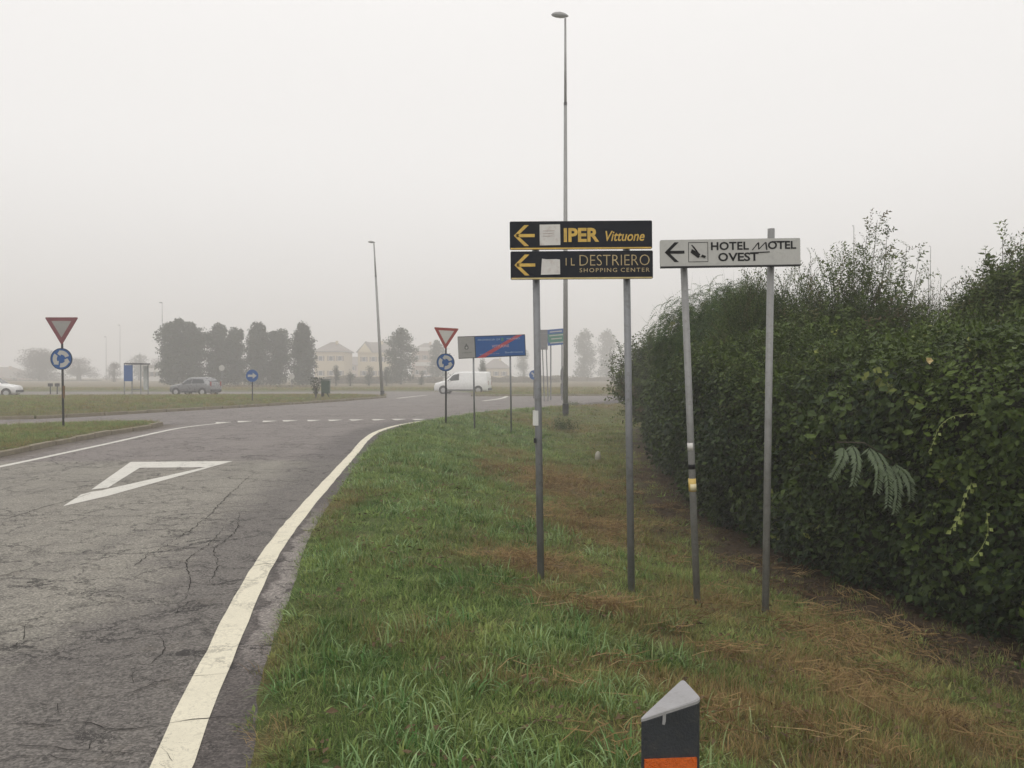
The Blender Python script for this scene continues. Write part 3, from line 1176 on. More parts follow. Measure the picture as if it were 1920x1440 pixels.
n = len(x)
rot = np.stack([rng.normal(0, .12, n), rng.normal(0, .12, n), rng.uniform(0, 2 * PI, n)], 1)
gr = scatter('verge_grass', grass_c, np.stack([x, y, z], 1), rot, np.concatenate(PS), np.concatenate(PK), np.concatenate(PT), np.concatenate(PD))
tag(gr, 'rough green and straw coloured grass on the verge below the direction signs', 'grass')

# loose straw on the dead patches
x, y = sample(-1.6, 4.5, 2.6, 16, 22)
s, dry, soil, hd = fields(x, y)
ok = (s > 0.3) & (rng.random(len(x)) < np.clip(dry * 1.2 - 0.25, 0, 1)) & (hd > 0.2)
x, y = x[ok], y[ok]
n = len(x)
st = scatter('loose_straw', straw_c, np.stack([x, y, height(x, y) + 0.015], 1), np.stack([0 * x, 0 * x, rng.uniform(0, 6.28, n)], 1), rng.uniform(.7, 1.2, n), rng.integers(0, 4, n), rng.random(n))
tag(st, 'dry brown straw lying in patches round the sign posts', 'straw')
# heavier lying stalks
vs_, fs_l = MB(), None
for (px, py, k) in ((1110, 1130, 8), (1040, 1110, 6), (1060, 1150, 4), (1060, 1282, 5), (1180, 1295, 4), (1220, 1250, 3), (1580, 1390, 3), (1500, 1340, 2)):
    hx, hy, hz = hit(px, py)
    for _ in range(k):
        a = random.gauss(0, 0.7)
        L = random.uniform(0.06, 0.34)
        cx, cyy = hx + random.gauss(0, .22), hy + random.gauss(0, .1)
        zz = float(height(np.array([cx]), np.array([cyy]))[0]) + random.uniform(.03, .09)
        q = [Vector((cx + math.cos(a) * L * t, cyy + math.sin(a) * L * t, zz + random.uniform(-.015, .015))) for t in (-.5, 0, .5)]
        vs_.tube(q, [0.0022, 0.002, 0.001], 4, False)
o = vs_.build('straw_stalks', mat('straw_stalk', (0.33, 0.23, 0.11), 0.8, 0, 0.35, 9))
tag(o, 'long pale stalks lying flat on the grass in front of the sign posts', 'straw', kind='stuff')

# leaf litter at the hedge foot
x, y = sample(0.8, 6, 3, 20, 45)
s, dry, soil, hd = fields(x, y)
ok = (rng.random(len(x)) < soil * 0.9 + 0.06) & (hd > -0.5)
x, y = x[ok], y[ok]
n = len(x)
lt = scatter('leaf_litter', litter_c, np.stack([x, y, height(x, y) + 0.004], 1), np.stack([0 * x, 0 * x, rng.uniform(0, 6.28, n)], 1), rng.uniform(.7, 1.3, n), rng.integers(0, 3, n), rng.random(n) ** 2)
tag(lt, 'brown fallen leaves scattered over the bare soil at the hedge foot', 'leaf litter')


x, y = sample(-2.5, 4, 2.5, 12, 7)
s_, dry, soil, hd = fields(x, y)
ok = (s_ > .1) & (hd > 0)
x, y = x[ok], y[ok]
n = len(x)
lt = scatter('fallen_leaves', litter_c, np.stack([x, y, height(x, y) + 0.03], 1), np.stack([rng.normal(0, .2, n), rng.normal(0, .2, n), rng.uniform(0, 6.28, n)], 1), rng.uniform(.6, 1.1, n), rng.integers(0, 3, n), rng.uniform(.5, 1, n))
tag(lt, 'scattered dead leaves caught in the verge grass near the road edge', 'leaf litter')


# turf on the islands and the far verge
def poly_turf(name, poly, dens, sc, zfun, label, lo_x=-999, dryb=0.2, maxy=999):
    p = np.array(poly)
    x, y = sample(max(p[:, 0].min(), lo_x), p[:, 0].max(), p[:, 1].min(), min(p[:, 1].max(), maxy), dens)
    ok = in_poly(x, y, poly) & (np.abs(x) < 0.68 * y + 2)
    x, y = x[ok], y[ok]
    n = len(x)
    o = scatter(name, grass_c, np.stack([x, y, zfun(x, y)], 1), np.stack([0 * x, 0 * x, rng.uniform(0, 6.28, n)], 1), np.stack([np.full(n, sc), np.full(n, sc), sc * rng.uniform(.5, 1.1, n)], 1),
                np.where(rng.random(n) < dryb, rng.integers(10, 13, n), rng.integers(0, 7, n)), rng.random(n) * .6 + .3, np.clip(dryb + 0.3 * fbm(x, y, .5, 3) + rng.normal(0, .1, n), 0, 1))
    tag(o, label, 'grass')
    return o


def isl_z(poly, zt, mound):
    cen = np.mean(np.array(poly), axis=0)
    rings = [(0.0, zt + mound), (0.4, zt + mound), (0.75, zt + mound * 0.8), (0.93, zt + 0.02 + mound * 0.35), (0.995, zt + 0.012), (1.0, zt)]

    def f(x, y):
        # radial fraction by marching toward the boundary
        k = np.zeros(len(x))
        lo, hi = np.ones(len(x)), np.full(len(x), 40.0)
        for _ in range(14):
            mid = (lo + hi) / 2
            ins = in_poly(cen[0] + (x - cen[0]) * mid, cen[1] + (y - cen[1]) * mid, poly)
            lo = np.where(ins, mid, lo)
            hi = np.where(ins, hi, mid)
        k = 1 / lo
        return np.interp(k, [r[0] for r in rings], [r[1] for r in rings])
    return f


poly_turf('island_grass', CI, 11, 2.0, isl_z(CI, .12, .22), 'short grass covering the roundabout island behind the kerb', -40, 0.3)
poly_turf('splitter_grass', SI, 60, 1.35, isl_z(SI, .10, .05), 'short grass on the splitter island at the left edge', -20, 0.2)
poly_turf('far_grass', [(-30, 78), (-6, 80), (-3.2, 74), (-3.2, 61.8), (9, 63.8), (30, 70.3), (40, 84), (30, 95), (-70, 95), (-70, 79)], 3.2, 3.2, height, 'grass strip beyond the ring road in front of the dry field', -70, 0.4)


# grass spilling over the kerbs
for nm, poly, zt_, sc_, lbl, okf in (('kerb_grass', SI, .10, 1.3, 'tufts of grass spilling over the kerb of the splitter island', lambda p: p[1] > 12),
                                     ('kerb_grass', CI, .12, 1.9, 'tufts of grass spilling over the kerb of the roundabout island', lambda p: p[0] > -30 and p[1] < 58)):
    pp = []
    for i in range(len(poly)):
        a, b = np.array(poly[i]), np.array(poly[(i + 1) % len(poly)])
        if not okf(a):
            continue
        for _ in range(int(np.linalg.norm(b - a) * 9)):
            q = a + (b - a) * random.random() + rng.normal(0, .07, 2)
            if fbm(q[0], q[1], 1.1, 2) > -0.25:
                pp.append((q[0], q[1], zt_ + .015))
    pp = np.array(pp)
    n = len(pp)
    o = scatter(nm, grass_c, pp, np.stack([rng.normal(0, .4, n), rng.normal(0, .4, n), rng.uniform(0, 6.28, n)], 1), rng.uniform(.7, 1.2, n) * sc_, np.where(rng.random(n) < .5, rng.integers(10, 13, n), rng.integers(0, 7, n)),
                rng.random(n), rng.uniform(.2, .9, n))
    tag(o, lbl, 'grass')


# ------------------------------------------------------------------ hedge
def hedge_frame():
    L = HEDGE
    t = np.gradient(L, axis=0)
    t /= np.linalg.norm(t, axis=1)[:, None]
    nrm = np.stack([-t[:, 1], t[:, 0]], 1)             # toward the road
    acc = np.concatenate([[0], np.cumsum(np.linalg.norm(np.diff(L, axis=0), axis=1))])
    return L, nrm, acc


HL, HN, HA = hedge_frame()


def hedge_top(y):
    return np.interp(y, [0, 6, 8, 10, 12, 17, 24, 33], [2.1, 1.96, 1.88, 1.98, 2.12, 2.15, 1.75, 1.4]) + 0.09 * np.sin(y * 1.9) + 0.07 * np.sin(y * 4.3 + 1)


def hedge_surf(u, v, off=0.0):
    """u: metres along; v 0..1 front face up, 1..1.8 over the top and back"""
    x = np.interp(u, HA, HL[:, 0]); y = np.interp(u, HA, HL[:, 1])
    nx = np.interp(u, HA, HN[:, 0]); ny = np.interp(u, HA, HN[:, 1])
    top = hedge_top(y)
    gz = -0.52
    H = top - gz
    lump = 0.17 * fbm(u, v * 3.0, 1.3, 4) + 0.12 * fbm(u, v * 4.0, 3.4, 9)
    vf = np.clip(v, 0, 1)
    vt = np.clip(v - 1, 0, 1)
    # front profile: tucked in at the foot, bulging, rounding back at the shoulder
    dep = -0.30 * (1 - np.clip(vf / 0.18, 0, 1)) + 0.05 * np.sin(vf * PI) - 0.45 * np.clip((vf - 0.72) / 0.28, 0, 1) ** 2
    z = gz + H * np.where(vf < 1, vf, 1)
    z = gz + H * (vf - 0.04 * np.clip((vf - 0.8) / 0.2, 0, 1) ** 2)
    dep = dep - vt * 3.0
    z = z + vt * 0.35 + lump * vt * 0.8
    # normals
    tilt = np.clip((vf - 0.70) / 0.30, 0, 1) * R(62) + (vt > 0) * R(22)
    dep = dep + lump * (1 - vt) + off * np.cos(tilt)
    z = z + off * np.sin(tilt)
    px, py = x + nx * dep, y + ny * dep
    nv = np.stack([nx * np.cos(tilt), ny * np.cos(tilt), np.sin(tilt)], -1)
    return px, py, z, nv


hedge = empty('hedge', (3.1, 9.3, -0.45))
tag(hedge, 'long dark green leafy hedge running along the right of the verge', 'hedge')
uu = np.arange(0, HA[-1], 0.3)
vv = np.concatenate([np.linspace(0, 1, 14), np.linspace(1.1, 1.8, 6)])
U, V = np.meshgrid(uu, vv)
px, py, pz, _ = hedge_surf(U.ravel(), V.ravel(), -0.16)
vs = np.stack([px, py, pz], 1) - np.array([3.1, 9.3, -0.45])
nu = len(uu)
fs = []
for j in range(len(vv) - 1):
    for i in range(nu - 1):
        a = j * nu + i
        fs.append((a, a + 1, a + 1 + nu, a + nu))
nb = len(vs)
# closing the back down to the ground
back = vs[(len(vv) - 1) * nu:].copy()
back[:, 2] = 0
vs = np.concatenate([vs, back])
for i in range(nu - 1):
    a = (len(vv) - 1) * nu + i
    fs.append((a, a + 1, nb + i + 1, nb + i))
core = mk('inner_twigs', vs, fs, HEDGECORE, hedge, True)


def leaf(vs, fs, o, d, up, L, w, fold=0.25):
    """one leaf: two folded halves from base o along d"""
    d = d.normalized()
    s = d.cross(up)
    if s.length < 1e-4:
        s = Vector((1, 0, 0))
    s.normalize()
    n = s.cross(d)
    b = len(vs)
    for (t, a, h) in ((0, 0, 0), (0.45, 1, fold), (1.0, 0, -0.15), (0.45, -1, fold), (0.5, 0, 0)):
        p = o + d * (L * t) + s * (w * 0.5 * a) + n * (w * 0.5 * h)
        vs.append(tuple(p))
    fs += [(b, b + 4, b + 1), (b + 1, b + 4, b + 2), (b, b + 3, b + 4), (b + 3, b + 2, b + 4)]


def ivy_cluster(n=15, rad=0.13, l0=.035, l1=.065):
    """leaves on a patch whose outward normal is +Z and whose upward direction is +Y"""
    vs, fs = [], []
    for _ in range(n):
        a = random.uniform(0, 2 * PI)
        r = rad * math.sqrt(random.random())
        o = Vector((r * math.cos(a), r * math.sin(a), random.uniform(-0.04, 0.05)))
        d = Vector((random.gauss(0, .6), random.gauss(-.45, .5), random.gauss(.45, .3)))
        L = random.uniform(l0, l1)
        leaf(vs, fs, o, d, Vector((random.gauss(0, .3), .6, 1)), L, L * random.uniform(.6, .95))
    return vs, fs


def shoot_cluster():
    """short leafy shoot pointing +Z"""
    vs, fs = [], []
    H = random.uniform(0.12, 0.24)
    for i in range(12):
        t = i / 12
        a = i * 2.4
        o = Vector((0.01 * math.cos(a), 0.01 * math.sin(a), H * t))
        d = Vector((math.cos(a), math.sin(a), 0.6 + t))
        L = random.uniform(.03, .05) * (1.1 - .5 * t)
        leaf(vs, fs, o, d, Vector((0, 0, 1)), L, L * .5)
    return vs, fs


ivy_c = proto_coll('hedge_leaf_cluster', [(*ivy_cluster(), HEDGEM) for _ in range(5)] + [(*ivy_cluster(10, .12, .05, .085), HEDGEM) for _ in range(2)] + [(*shoot_cluster(), HEDGEM) for _ in range(2)])


def frame_rot(nv, roll_up=True):
    """eulers that send +Z to the normal and +Y as far up as possible"""
    out = []
    for n in nv:
        zax = Vector(n).normalized()
        up = Vector((0, 0, 1))
        yax = up - zax * up.dot(zax)
        if yax.length < 1e-3:
            yax = Vector((0, 1, 0)) - zax * zax.y
        yax.normalize()
        xax = yax.cross(zax)
        m = Matrix((xax, yax, zax)).transposed()
        out.append(m.to_euler()[:])
    return np.array(out)


us, vs2, = [], []
ycum = lambda yv: np.interp(yv, HL[:, 1], HA)
for (y0, y1, dens) in ((2.5, 8, 150), (8, 14, 120), (14, 33, 55)):
    a, b = ycum(y0), ycum(y1)
    H = 2.55
    n = int((b - a) * H * dens)
    us.append(rng.uniform(a, b, n)); vs2.append(rng.uniform(0.02, 1, n))
    n2 = int((b - a) * 1.6 * dens * .8)
    us.append(rng.uniform(a, b, n2)); vs2.append(1 + rng.uniform(0, 0.6, n2))
u = np.concatenate(us); v = np.concatenate(vs2)
n = len(u)
px, py, pz, nv = hedge_surf(u, v, 0)
off = rng.normal(0, .075, n) + 0.03
nv2 = nv + rng.normal(0, .46, (n, 3))
pos = np.stack([px, py, pz], 1) + nv * off[:, None]
rot = frame_rot(nv2)
pk = rng.integers(0, 7, n)
pk = np.where((rng.random(n) < 0.10 + 0.25 * (v > .85)), rng.integers(7, 9, n), pk)
hy = fbm(u, v * 2.5, 1.1, 6)
tint = np.clip(0.13 + 0.30 * hy + 0.55 * (v - 0.5) + 0.22 * (v > .85) + rng.normal(0, .2, n), 0, 1)  # tint falls towards the foot: shade low on the hedge painted into the leaves
dryv = np.where(rng.random(n) < 0.012, rng.uniform(.4, 1, n), 0)
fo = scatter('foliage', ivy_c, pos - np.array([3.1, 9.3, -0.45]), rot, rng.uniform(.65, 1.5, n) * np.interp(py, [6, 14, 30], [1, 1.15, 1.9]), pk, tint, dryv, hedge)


# ------------------------------------------------------------------ bushes growing through and behind the hedge
def spray(kind):
    """twig along +Z with leaves"""
    vs, fs = [], []
    if kind == 'fine':
        H = random.uniform(.35, .5)
        k = 22
        for i in range(k):
            t = (i + 1) / k
            a = i * 2.4 + random.uniform(-.3, .3)
            o = Vector((0.05 * t * t, 0.03 * math.sin(3 * t), H * t))
            d = Vector((math.cos(a), math.sin(a), 1.0))
            L = random.uniform(.025, .045)
            leaf(vs, fs, o, d, Vector((0, 0, 1)), L, L * .42)
        m = BUSHM
    elif kind == 'broad':
        H = random.uniform(.3, .45)
        for i in range(14):
            t = (i + 1) / 14
            a = i * 2.4 + random.uniform(-.3, .3)
            o = Vector((0.03 * t, 0.02 * math.sin(3 * t), H * t))
            d = Vector((math.cos(a), math.sin(a), .5))
            L = random.uniform(.05, .085)
            leaf(vs, fs, o, d, Vector((0, 0, 1)), L, L * .5)
        m = BUSHM
    else:                                                # pinnate, drooping
        H = random.uniform(.32, .45)
        for f_ in range(3):
            az = f_ * 2.1 + random.uniform(-.4, .4)
            ax = Vector((math.cos(az), math.sin(az), 0))
            sd = Vector((-math.sin(az), math.cos(az), 0))
            for i in range(9):
                t = (i + 1) / 9
                o = Vector((0, 0, .1 * f_)) + ax * (.26 * t) + Vector((0, 0, .12 * t - .22 * t * t))
                for s_ in (-1, 1):
                    leaf(vs, fs, o, sd * s_ + ax * .35 + Vector((0, 0, -.25)), Vector((0, 0, 1)), .05 * (1.1 - .4 * t), .02)
        m = ROBM
    # twig
    b = len(vs)
    w = .003
    vs += [(-w, 0, 0), (w, 0, 0), (0, w, H), (0, -w, 0), (0, w, 0)]
    fs += [(b, b + 1, b + 2), (b + 3, b + 4, b + 2)]
    return vs, fs, m


spray_c = proto_coll('leaf_spray', [spray('fine') for _ in range(4)] + [spray('broad') for _ in range(3)] + [spray('pinnate') for _ in range(3)])
PICKS = {'fine': (0, 4), 'broad': (4, 7), 'pinnate': (7, 10), 'mix': (0, 10), 'finebroad': (0, 7)}


def dir_rot(d, n):
    q = frame_rot(d)
    return q


def bush(name, px, py_top, dist, width, zbot, label, kind='fine', count=900, shoots=(), sway=1.0, group=None, dry=0.1, tintb=0.45, depth=None, droop=0.0, cat='bush'):
    top = P(px, py_top, dist)
    cx, cyy, zt = top.x, dist, top.z
    gz = -0.45
    root = empty(name, (cx, cyy, gz))
    tag(root, label, cat, group)
    depth = depth or width * .8
    h = zt - zbot
    n = int(count * 2.7)
    # lumpy ellipsoid of sprays; several overlapping lobes give the uneven outline
    lobes = []
    for k in range(9):
        lobes.append((random.uniform(-.32, .32) * width, random.uniform(-.32, .32) * depth, random.uniform(.2, .72) * h, random.uniform(.22, .40)))
    lobes.append((0, 0, .55 * h, .5))
    pts, dirs = [], []
    per = n // len(lobes)
    for (lx, ly, lz, r) in lobes:
        d = rng.normal(0, 1, (per, 3))
        d /= np.linalg.norm(d, axis=1)[:, None]
        rr = rng.uniform(.45, 1.0, per) ** .6
        p = d * rr[:, None] * np.array([r * width * .95, r * depth, r * h * .95]) + np.array([lx, ly, lz])
        pts.append(p)
        dd = d * .7 + np.array([0, 0, .75 - droop]) + rng.normal(0, .25, d.shape)
        dirs.append(dd)
    pts = np.concatenate(pts)
    dirs = np.concatenate(dirs)
    pts[:, 2] = np.clip(pts[:, 2] + (zbot - gz), .1, None)
    lo, hi = PICKS[kind]
    pk = rng.integers(lo, hi, len(pts))
    # leading shoots
    sp, sd, sk = [], [], []
    stems = MB()
    for (sx, sy, w_) in shoots:
        tp = P(sx, sy, dist + random.uniform(-.2, .3)) - Vector((cx, cyy, gz))
        base = Vector((tp.x * .85 + random.uniform(-.1, .1), tp.y, max(.3, tp.z - random.uniform(.9, 1.2))))
        stems.tube([base, base.lerp(tp, .5) + Vector((random.uniform(-.03, .03), 0, 0)), tp], [.008, .005, .002], 5, False)
        k = int(20 * w_)
        for i in range(k):
            t = (i + .5) / k
            q = base.lerp(tp, t) + Vector((random.gauss(0, .045 * w_ * (1.5 - t)), random.gauss(0, .045 * w_), 0))
            sp.append(q[:]); sd.append((random.gauss(0, .6), random.gauss(0, .6), random.uniform(.25, .9))); sk.append(random.randrange(4, 7) if kind != 'fine' or random.random() < .6 else random.randrange(0, 4))
    scl = rng.uniform(.65, 1.15, len(pts))
    if sp:
        pts = np.concatenate([pts, np.array(sp)])
        dirs = np.concatenate([dirs, np.array(sd)])
        pk = np.concatenate([pk, np.array(sk)])
        scl = np.concatenate([scl, rng.uniform(.45, .8, len(sp))])
    m = len(pts)
    rot = frame_rot(dirs)
    tint = np.clip(tintb + rng.normal(0, .2, m) + .15 * fbm(pts[:, 0] * 2, pts[:, 2] * 2, 1.7, 3), 0, 1)
    dr = np.where(rng.random(m) < dry, rng.uniform(.3, 1, m), 0)
    scatter('crown', spray_c, pts, rot, scl * sway, pk, tint, dr, root)
    for k in range(6):
        a = random.uniform(0, 2 * PI)
        e_ = Vector((math.cos(a) * width * .28, math.sin(a) * depth * .25, (zbot - gz) + h * random.uniform(.6, .85)))
        stems.tube([Vector((math.cos(a) * .08, math.sin(a) * .08, 0)), e_ * .5 + Vector((0, 0, .1)), e_], [.03, .018, .006], 6, False)
        for j in range(4):
            b_ = Vector((0, 0, 0)).lerp(e_, random.uniform(.5, .9))
            c_ = b_ + Vector((random.gauss(0, .25), random.gauss(0, .25), random.uniform(.2, .5)))
            stems.tube([b_, c_], [.008, .002], 5, False)
    stems.build('trunk', BARK, root)
    return root


BG = 'wild bushes growing up behind the hedge'
bush('bush', 1238, 640, 25, 2.3, .1, 'low bush at the far end of the hedge leaning over the verge edge', 'broad', 1300, ((1143, 668, .9), (1160, 650, .9), (1185, 642, .6), (1215, 630, .6)), 1.5, BG, .12, .35)
bush('bush', 1352, 540, 14.5, 2.2, .9, 'leafy bush behind the left post of the white hotel sign', 'pinnate', 1500, ((1285, 590, .5), (1330, 536, .5), (1400, 520, .5)), 1.0, BG, .05, .5, droop=.35)
bush('bush', 1455, 528, 12.5, 1.9, 1.0, 'dense olive bush rising under the right end of the hotel sign', 'fine', 1900, ((1500, 500, .5), (1520, 480, .6), (1440, 505, .6)), 1.0, BG, .10, .45)
bush('bush', 1600, 495, 11.5, 1.9, .9, 'tallest bush with a leafy leading shoot right of the hotel sign', 'finebroad', 2300, ((1645, 412, 1.1), (1625, 440, .9), (1665, 425, .8), (1700, 462, .9), (1725, 470, .5), (1590, 470, .8), (1560, 490, .5)), 1.0, BG, .15, .5)
bush('bush', 1722, 560, 11.5, 1.3, 1.0, 'thin twiggy bush between the two tallest bushes behind the hedge', 'fine', 650, ((1740, 500, .4), (1765, 515, .4), (1785, 530, .5), (1770, 560, .5), (1720, 520, .5)), .85, BG, .35, .4)
bush('bush', 1945, 500, 9.5, 1.5, 1.2, 'bush with upright shoots above the hedge at the right edge', 'finebroad', 1700, ((1850, 490, .8), (1880, 442, .9), (1898, 470, .8), (1915, 458, .9), (1838, 530, .7), (1865, 520, .8)), 1.0, BG, .12, .45)

# feathery shoots of the same bushes hanging through the upper hedge, and bare twigs
n = 5200
ya = rng.uniform(8.3, 20, n); u_ = ycum(ya); v_ = rng.uniform(.30, 1.15, n) ** .8
keepm = rng.random(n) < np.clip((v_ - .28) * 2.2, .12, 1) * np.clip((ya - 8.0) / 1.6, 0, 1)
u_, v_ = u_[keepm], v_[keepm]
n = len(u_)
qx, qy, qz, qn = hedge_surf(u_, v_, 0)
dd = qn * .55 + np.array([0, 0, .75]) + rng.normal(0, .3, (n, 3))
scatter('foliage', spray_c, np.stack([qx, qy, qz], 1) - np.array([3.1, 9.3, -.45]) - qn * .12, frame_rot(dd), rng.uniform(.6, 1.0, n), np.where(rng.random(n) < .8, rng.integers(0, 4, n), rng.integers(4, 10, n)),
        np.clip(.42 + rng.normal(0, .2, n) + .2 * (v_ - .6), 0, 1), np.where(rng.random(n) < .08, .6, 0), hedge)
n = 900
ya = rng.uniform(2.8, 12, n); u_ = ycum(ya); v_ = rng.uniform(.78, 1.5, n)
qx, qy, qz, qn = hedge_surf(u_, v_, 0)
dd = qn * .5 + np.array([0, 0, .6]) + rng.normal(0, .35, (n, 3))
scatter('foliage', ivy_c, np.stack([qx, qy, qz], 1) - np.array([3.1, 9.3, -.45]), frame_rot(dd), rng.uniform(.9, 1.6, n), rng.integers(7, 9, n), rng.uniform(.5, 1, n), None, hedge)
tw = MB()
for k in range(260):
    uu_ = np.array([float(ycum(random.uniform(3.2, 14)))]); v0 = random.uniform(.03, 1.0)
    qx, qy, qz, qn = hedge_surf(uu_, np.array([v0]), -.12)
    a = Vector((qx[0] - 3.1, qy[0] - 9.3, qz[0] + .45)); nn_ = Vector(qn[0])
    d_ = (nn_ + Vector((random.gauss(0, .5), random.gauss(0, .5), random.gauss(.1, .5)))).normalized()
    L_ = random.uniform(.18, .42)
    tw.tube([a, a + d_ * L_ * .6 + Vector((0, 0, .02)), a + d_ * L_ + Vector((0, 0, random.uniform(-.05, .08)))], [.0035, .0025, .001], 4, False)
tw.build('twigs', BARK, hedge)['kind'] = 'stuff'

# pale drooping compound-leaf branch on the hedge face
root = empty('drooping_branch', P(1640, 880, 7.15))
tag(root, 'grey green feathery branch drooping over the middle of the hedge face', 'branch')
for (a, b, L) in (((-.30, -.05, .20), (-.45, -.16, -.05), 1), ((-.22, -.04, .22), (-.28, -.18, -.12), 1), ((-.05, 0, .20), (-.08, -.2, -.18), 1), ((.02, 0, .16), (.02, -.2, -.3), 1),
                  ((.14, 0, .04), (.10, -.16, -.36), 1), ((.18, 0, .05), (.24, -.16, -.25), 1)):
    a, b = Vector(a), Vector(b)
    vsl, fsl = [], []
    ax = (b - a)
    for i in range(22):
        t = (i + .3) / 22
        o_ = a.lerp(b, t) + Vector((0, -.10 * math.sin(PI * t), .05 * math.sin(PI * t)))
        sd = ax.cross(Vector((0, -1, .3))).normalized()
        for s_ in (-1, 1):
            leaf(vsl, fsl, o_, sd * s_ + ax.normalized() * random.uniform(.6, 1.0) + Vector((0, random.uniform(-.4, .1), -.3)), Vector((0, -1, .6)), .088 * (1.1 - .5 * t) * random.uniform(.75, 1.2), .019)
    mk('frond', vsl, fsl, PALELEAF, root)
st_ = MB().tube([(-.32, .05, .24), (-.1, -.01, .24), (.18, .06, .08)], [.006, .006, .004], 6).build('stem', BARK, root)


# pale hanging vines: every leaf is a part
def vine(pts_px, d, label, k, size=.042):
    p0 = P(*pts_px[0], d)
    root = empty('hanging_vine', p0)
    tag(root, label, 'vine', 'pale vines hanging on the hedge')
    pts = [P(a, b, d) - p0 for a, b in pts_px]
    line = smooth_curve([p[:] for p in pts], .01)
    MB().tube([line[i] for i in range(0, len(line), 3)], .0022, 5).build('stem', VINEM, root)
    vsl, fsl = [], []
    leaf(vsl, fsl, Vector((0, 0, 0)), Vector((0, 0, -1)), Vector((0, -1, .3)), 1, .8)
    src = mk('leaf', vsl, fsl, VINEM, root)
    for i in range(k):
        q = line[min(len(line) - 1, int(len(line) * (i + .4) / k))]
        o_ = src if i == 0 else inst(src, parent=root)
        s_ = size * random.uniform(.7, 1.25)
        o_.location = (q[0] + random.uniform(-.008, .008), q[1] - .012, q[2])
        o_.scale = (s_, s_, s_)
        o_.rotation_euler = (random.uniform(-.4, .4), (1 if i % 2 else -1) * random.uniform(.5, 1.3), random.uniform(-.4, .4))


vine([(1835, 775), (1790, 780), (1762, 800), (1750, 830), (1740, 850)], 6.3, 'upper pale vine curling down the hedge right of the drooping branch', 15, .03)
vine([(1822, 905), (1806, 940), (1795, 975), (1780, 995)], 5.9, 'pale yellowish vine hanging low on the hedge with broad paired leaves', 14, .045)
vine([(1850, 960), (1852, 1000), (1838, 1030), (1822, 1048)], 5.75, 'thin pale vine nearest the right edge low on the hedge', 8, .035)
# cream rose
root = empty('cream_flower', P(1741, 676, 6.25))
tag(root, 'single cream flower open near the top of the hedge', 'flower')
for k in range(11):
    a = k * 2.4
    vsl, fsl = [], []
    leaf(vsl, fsl, Vector((0, 0, 0)), Vector((math.cos(a), -.35 - .12 * k, math.sin(a))), Vector((0, -1, 0)), .036 - .0015 * k, .036)
    mk('petal', vsl, fsl, BLOSSOM, root)


# ------------------------------------------------------------------ black direction signs
def board(root, w, h, cx, cz, y, m, name='board', th=.022, rz=0.0, rot=0.0):
    b = MB()
    poly = rounded([(-w / 2, -h / 2), (w / 2, -h / 2), (w / 2, h / 2), (-w / 2, h / 2)], .012)
    b.prism(poly, -th / 2, th / 2)
    o = b.build(name, m, root, bevel=0)
    o.location = (cx, y, cz)
    o.rotation_euler = (0, rot, 0)
    return o


def arrow(h, w):
    """left arrow made of a shaft and two arms"""
    t = h * .15
    hh = h / 2
    return [[(-w / 2 + .02, -t / 2), (w / 2, -t / 2), (w / 2, t / 2), (-w / 2 + .02, t / 2)],
            [(-w / 2, 0), (-w / 2 + w * .50, hh), (-w / 2 + w * .72, hh), (-w / 2 + w * .20, 0)],
            [(-w / 2, 0), (-w / 2 + w * .20, 0), (-w / 2 + w * .72, -hh), (-w / 2 + w * .50, -hh)]]


def post(root, base, top, r, m, name='post', cap=False):
    b = MB().tube([base, top], r, 16)
    return b.build(name, m, root, smooth=False, bevel=0)


def shade_smooth_sides(o):
    me = o.data
    me.polygons.foreach_set('use_smooth', [len(p.vertices) == 4 for p in me.polygons])


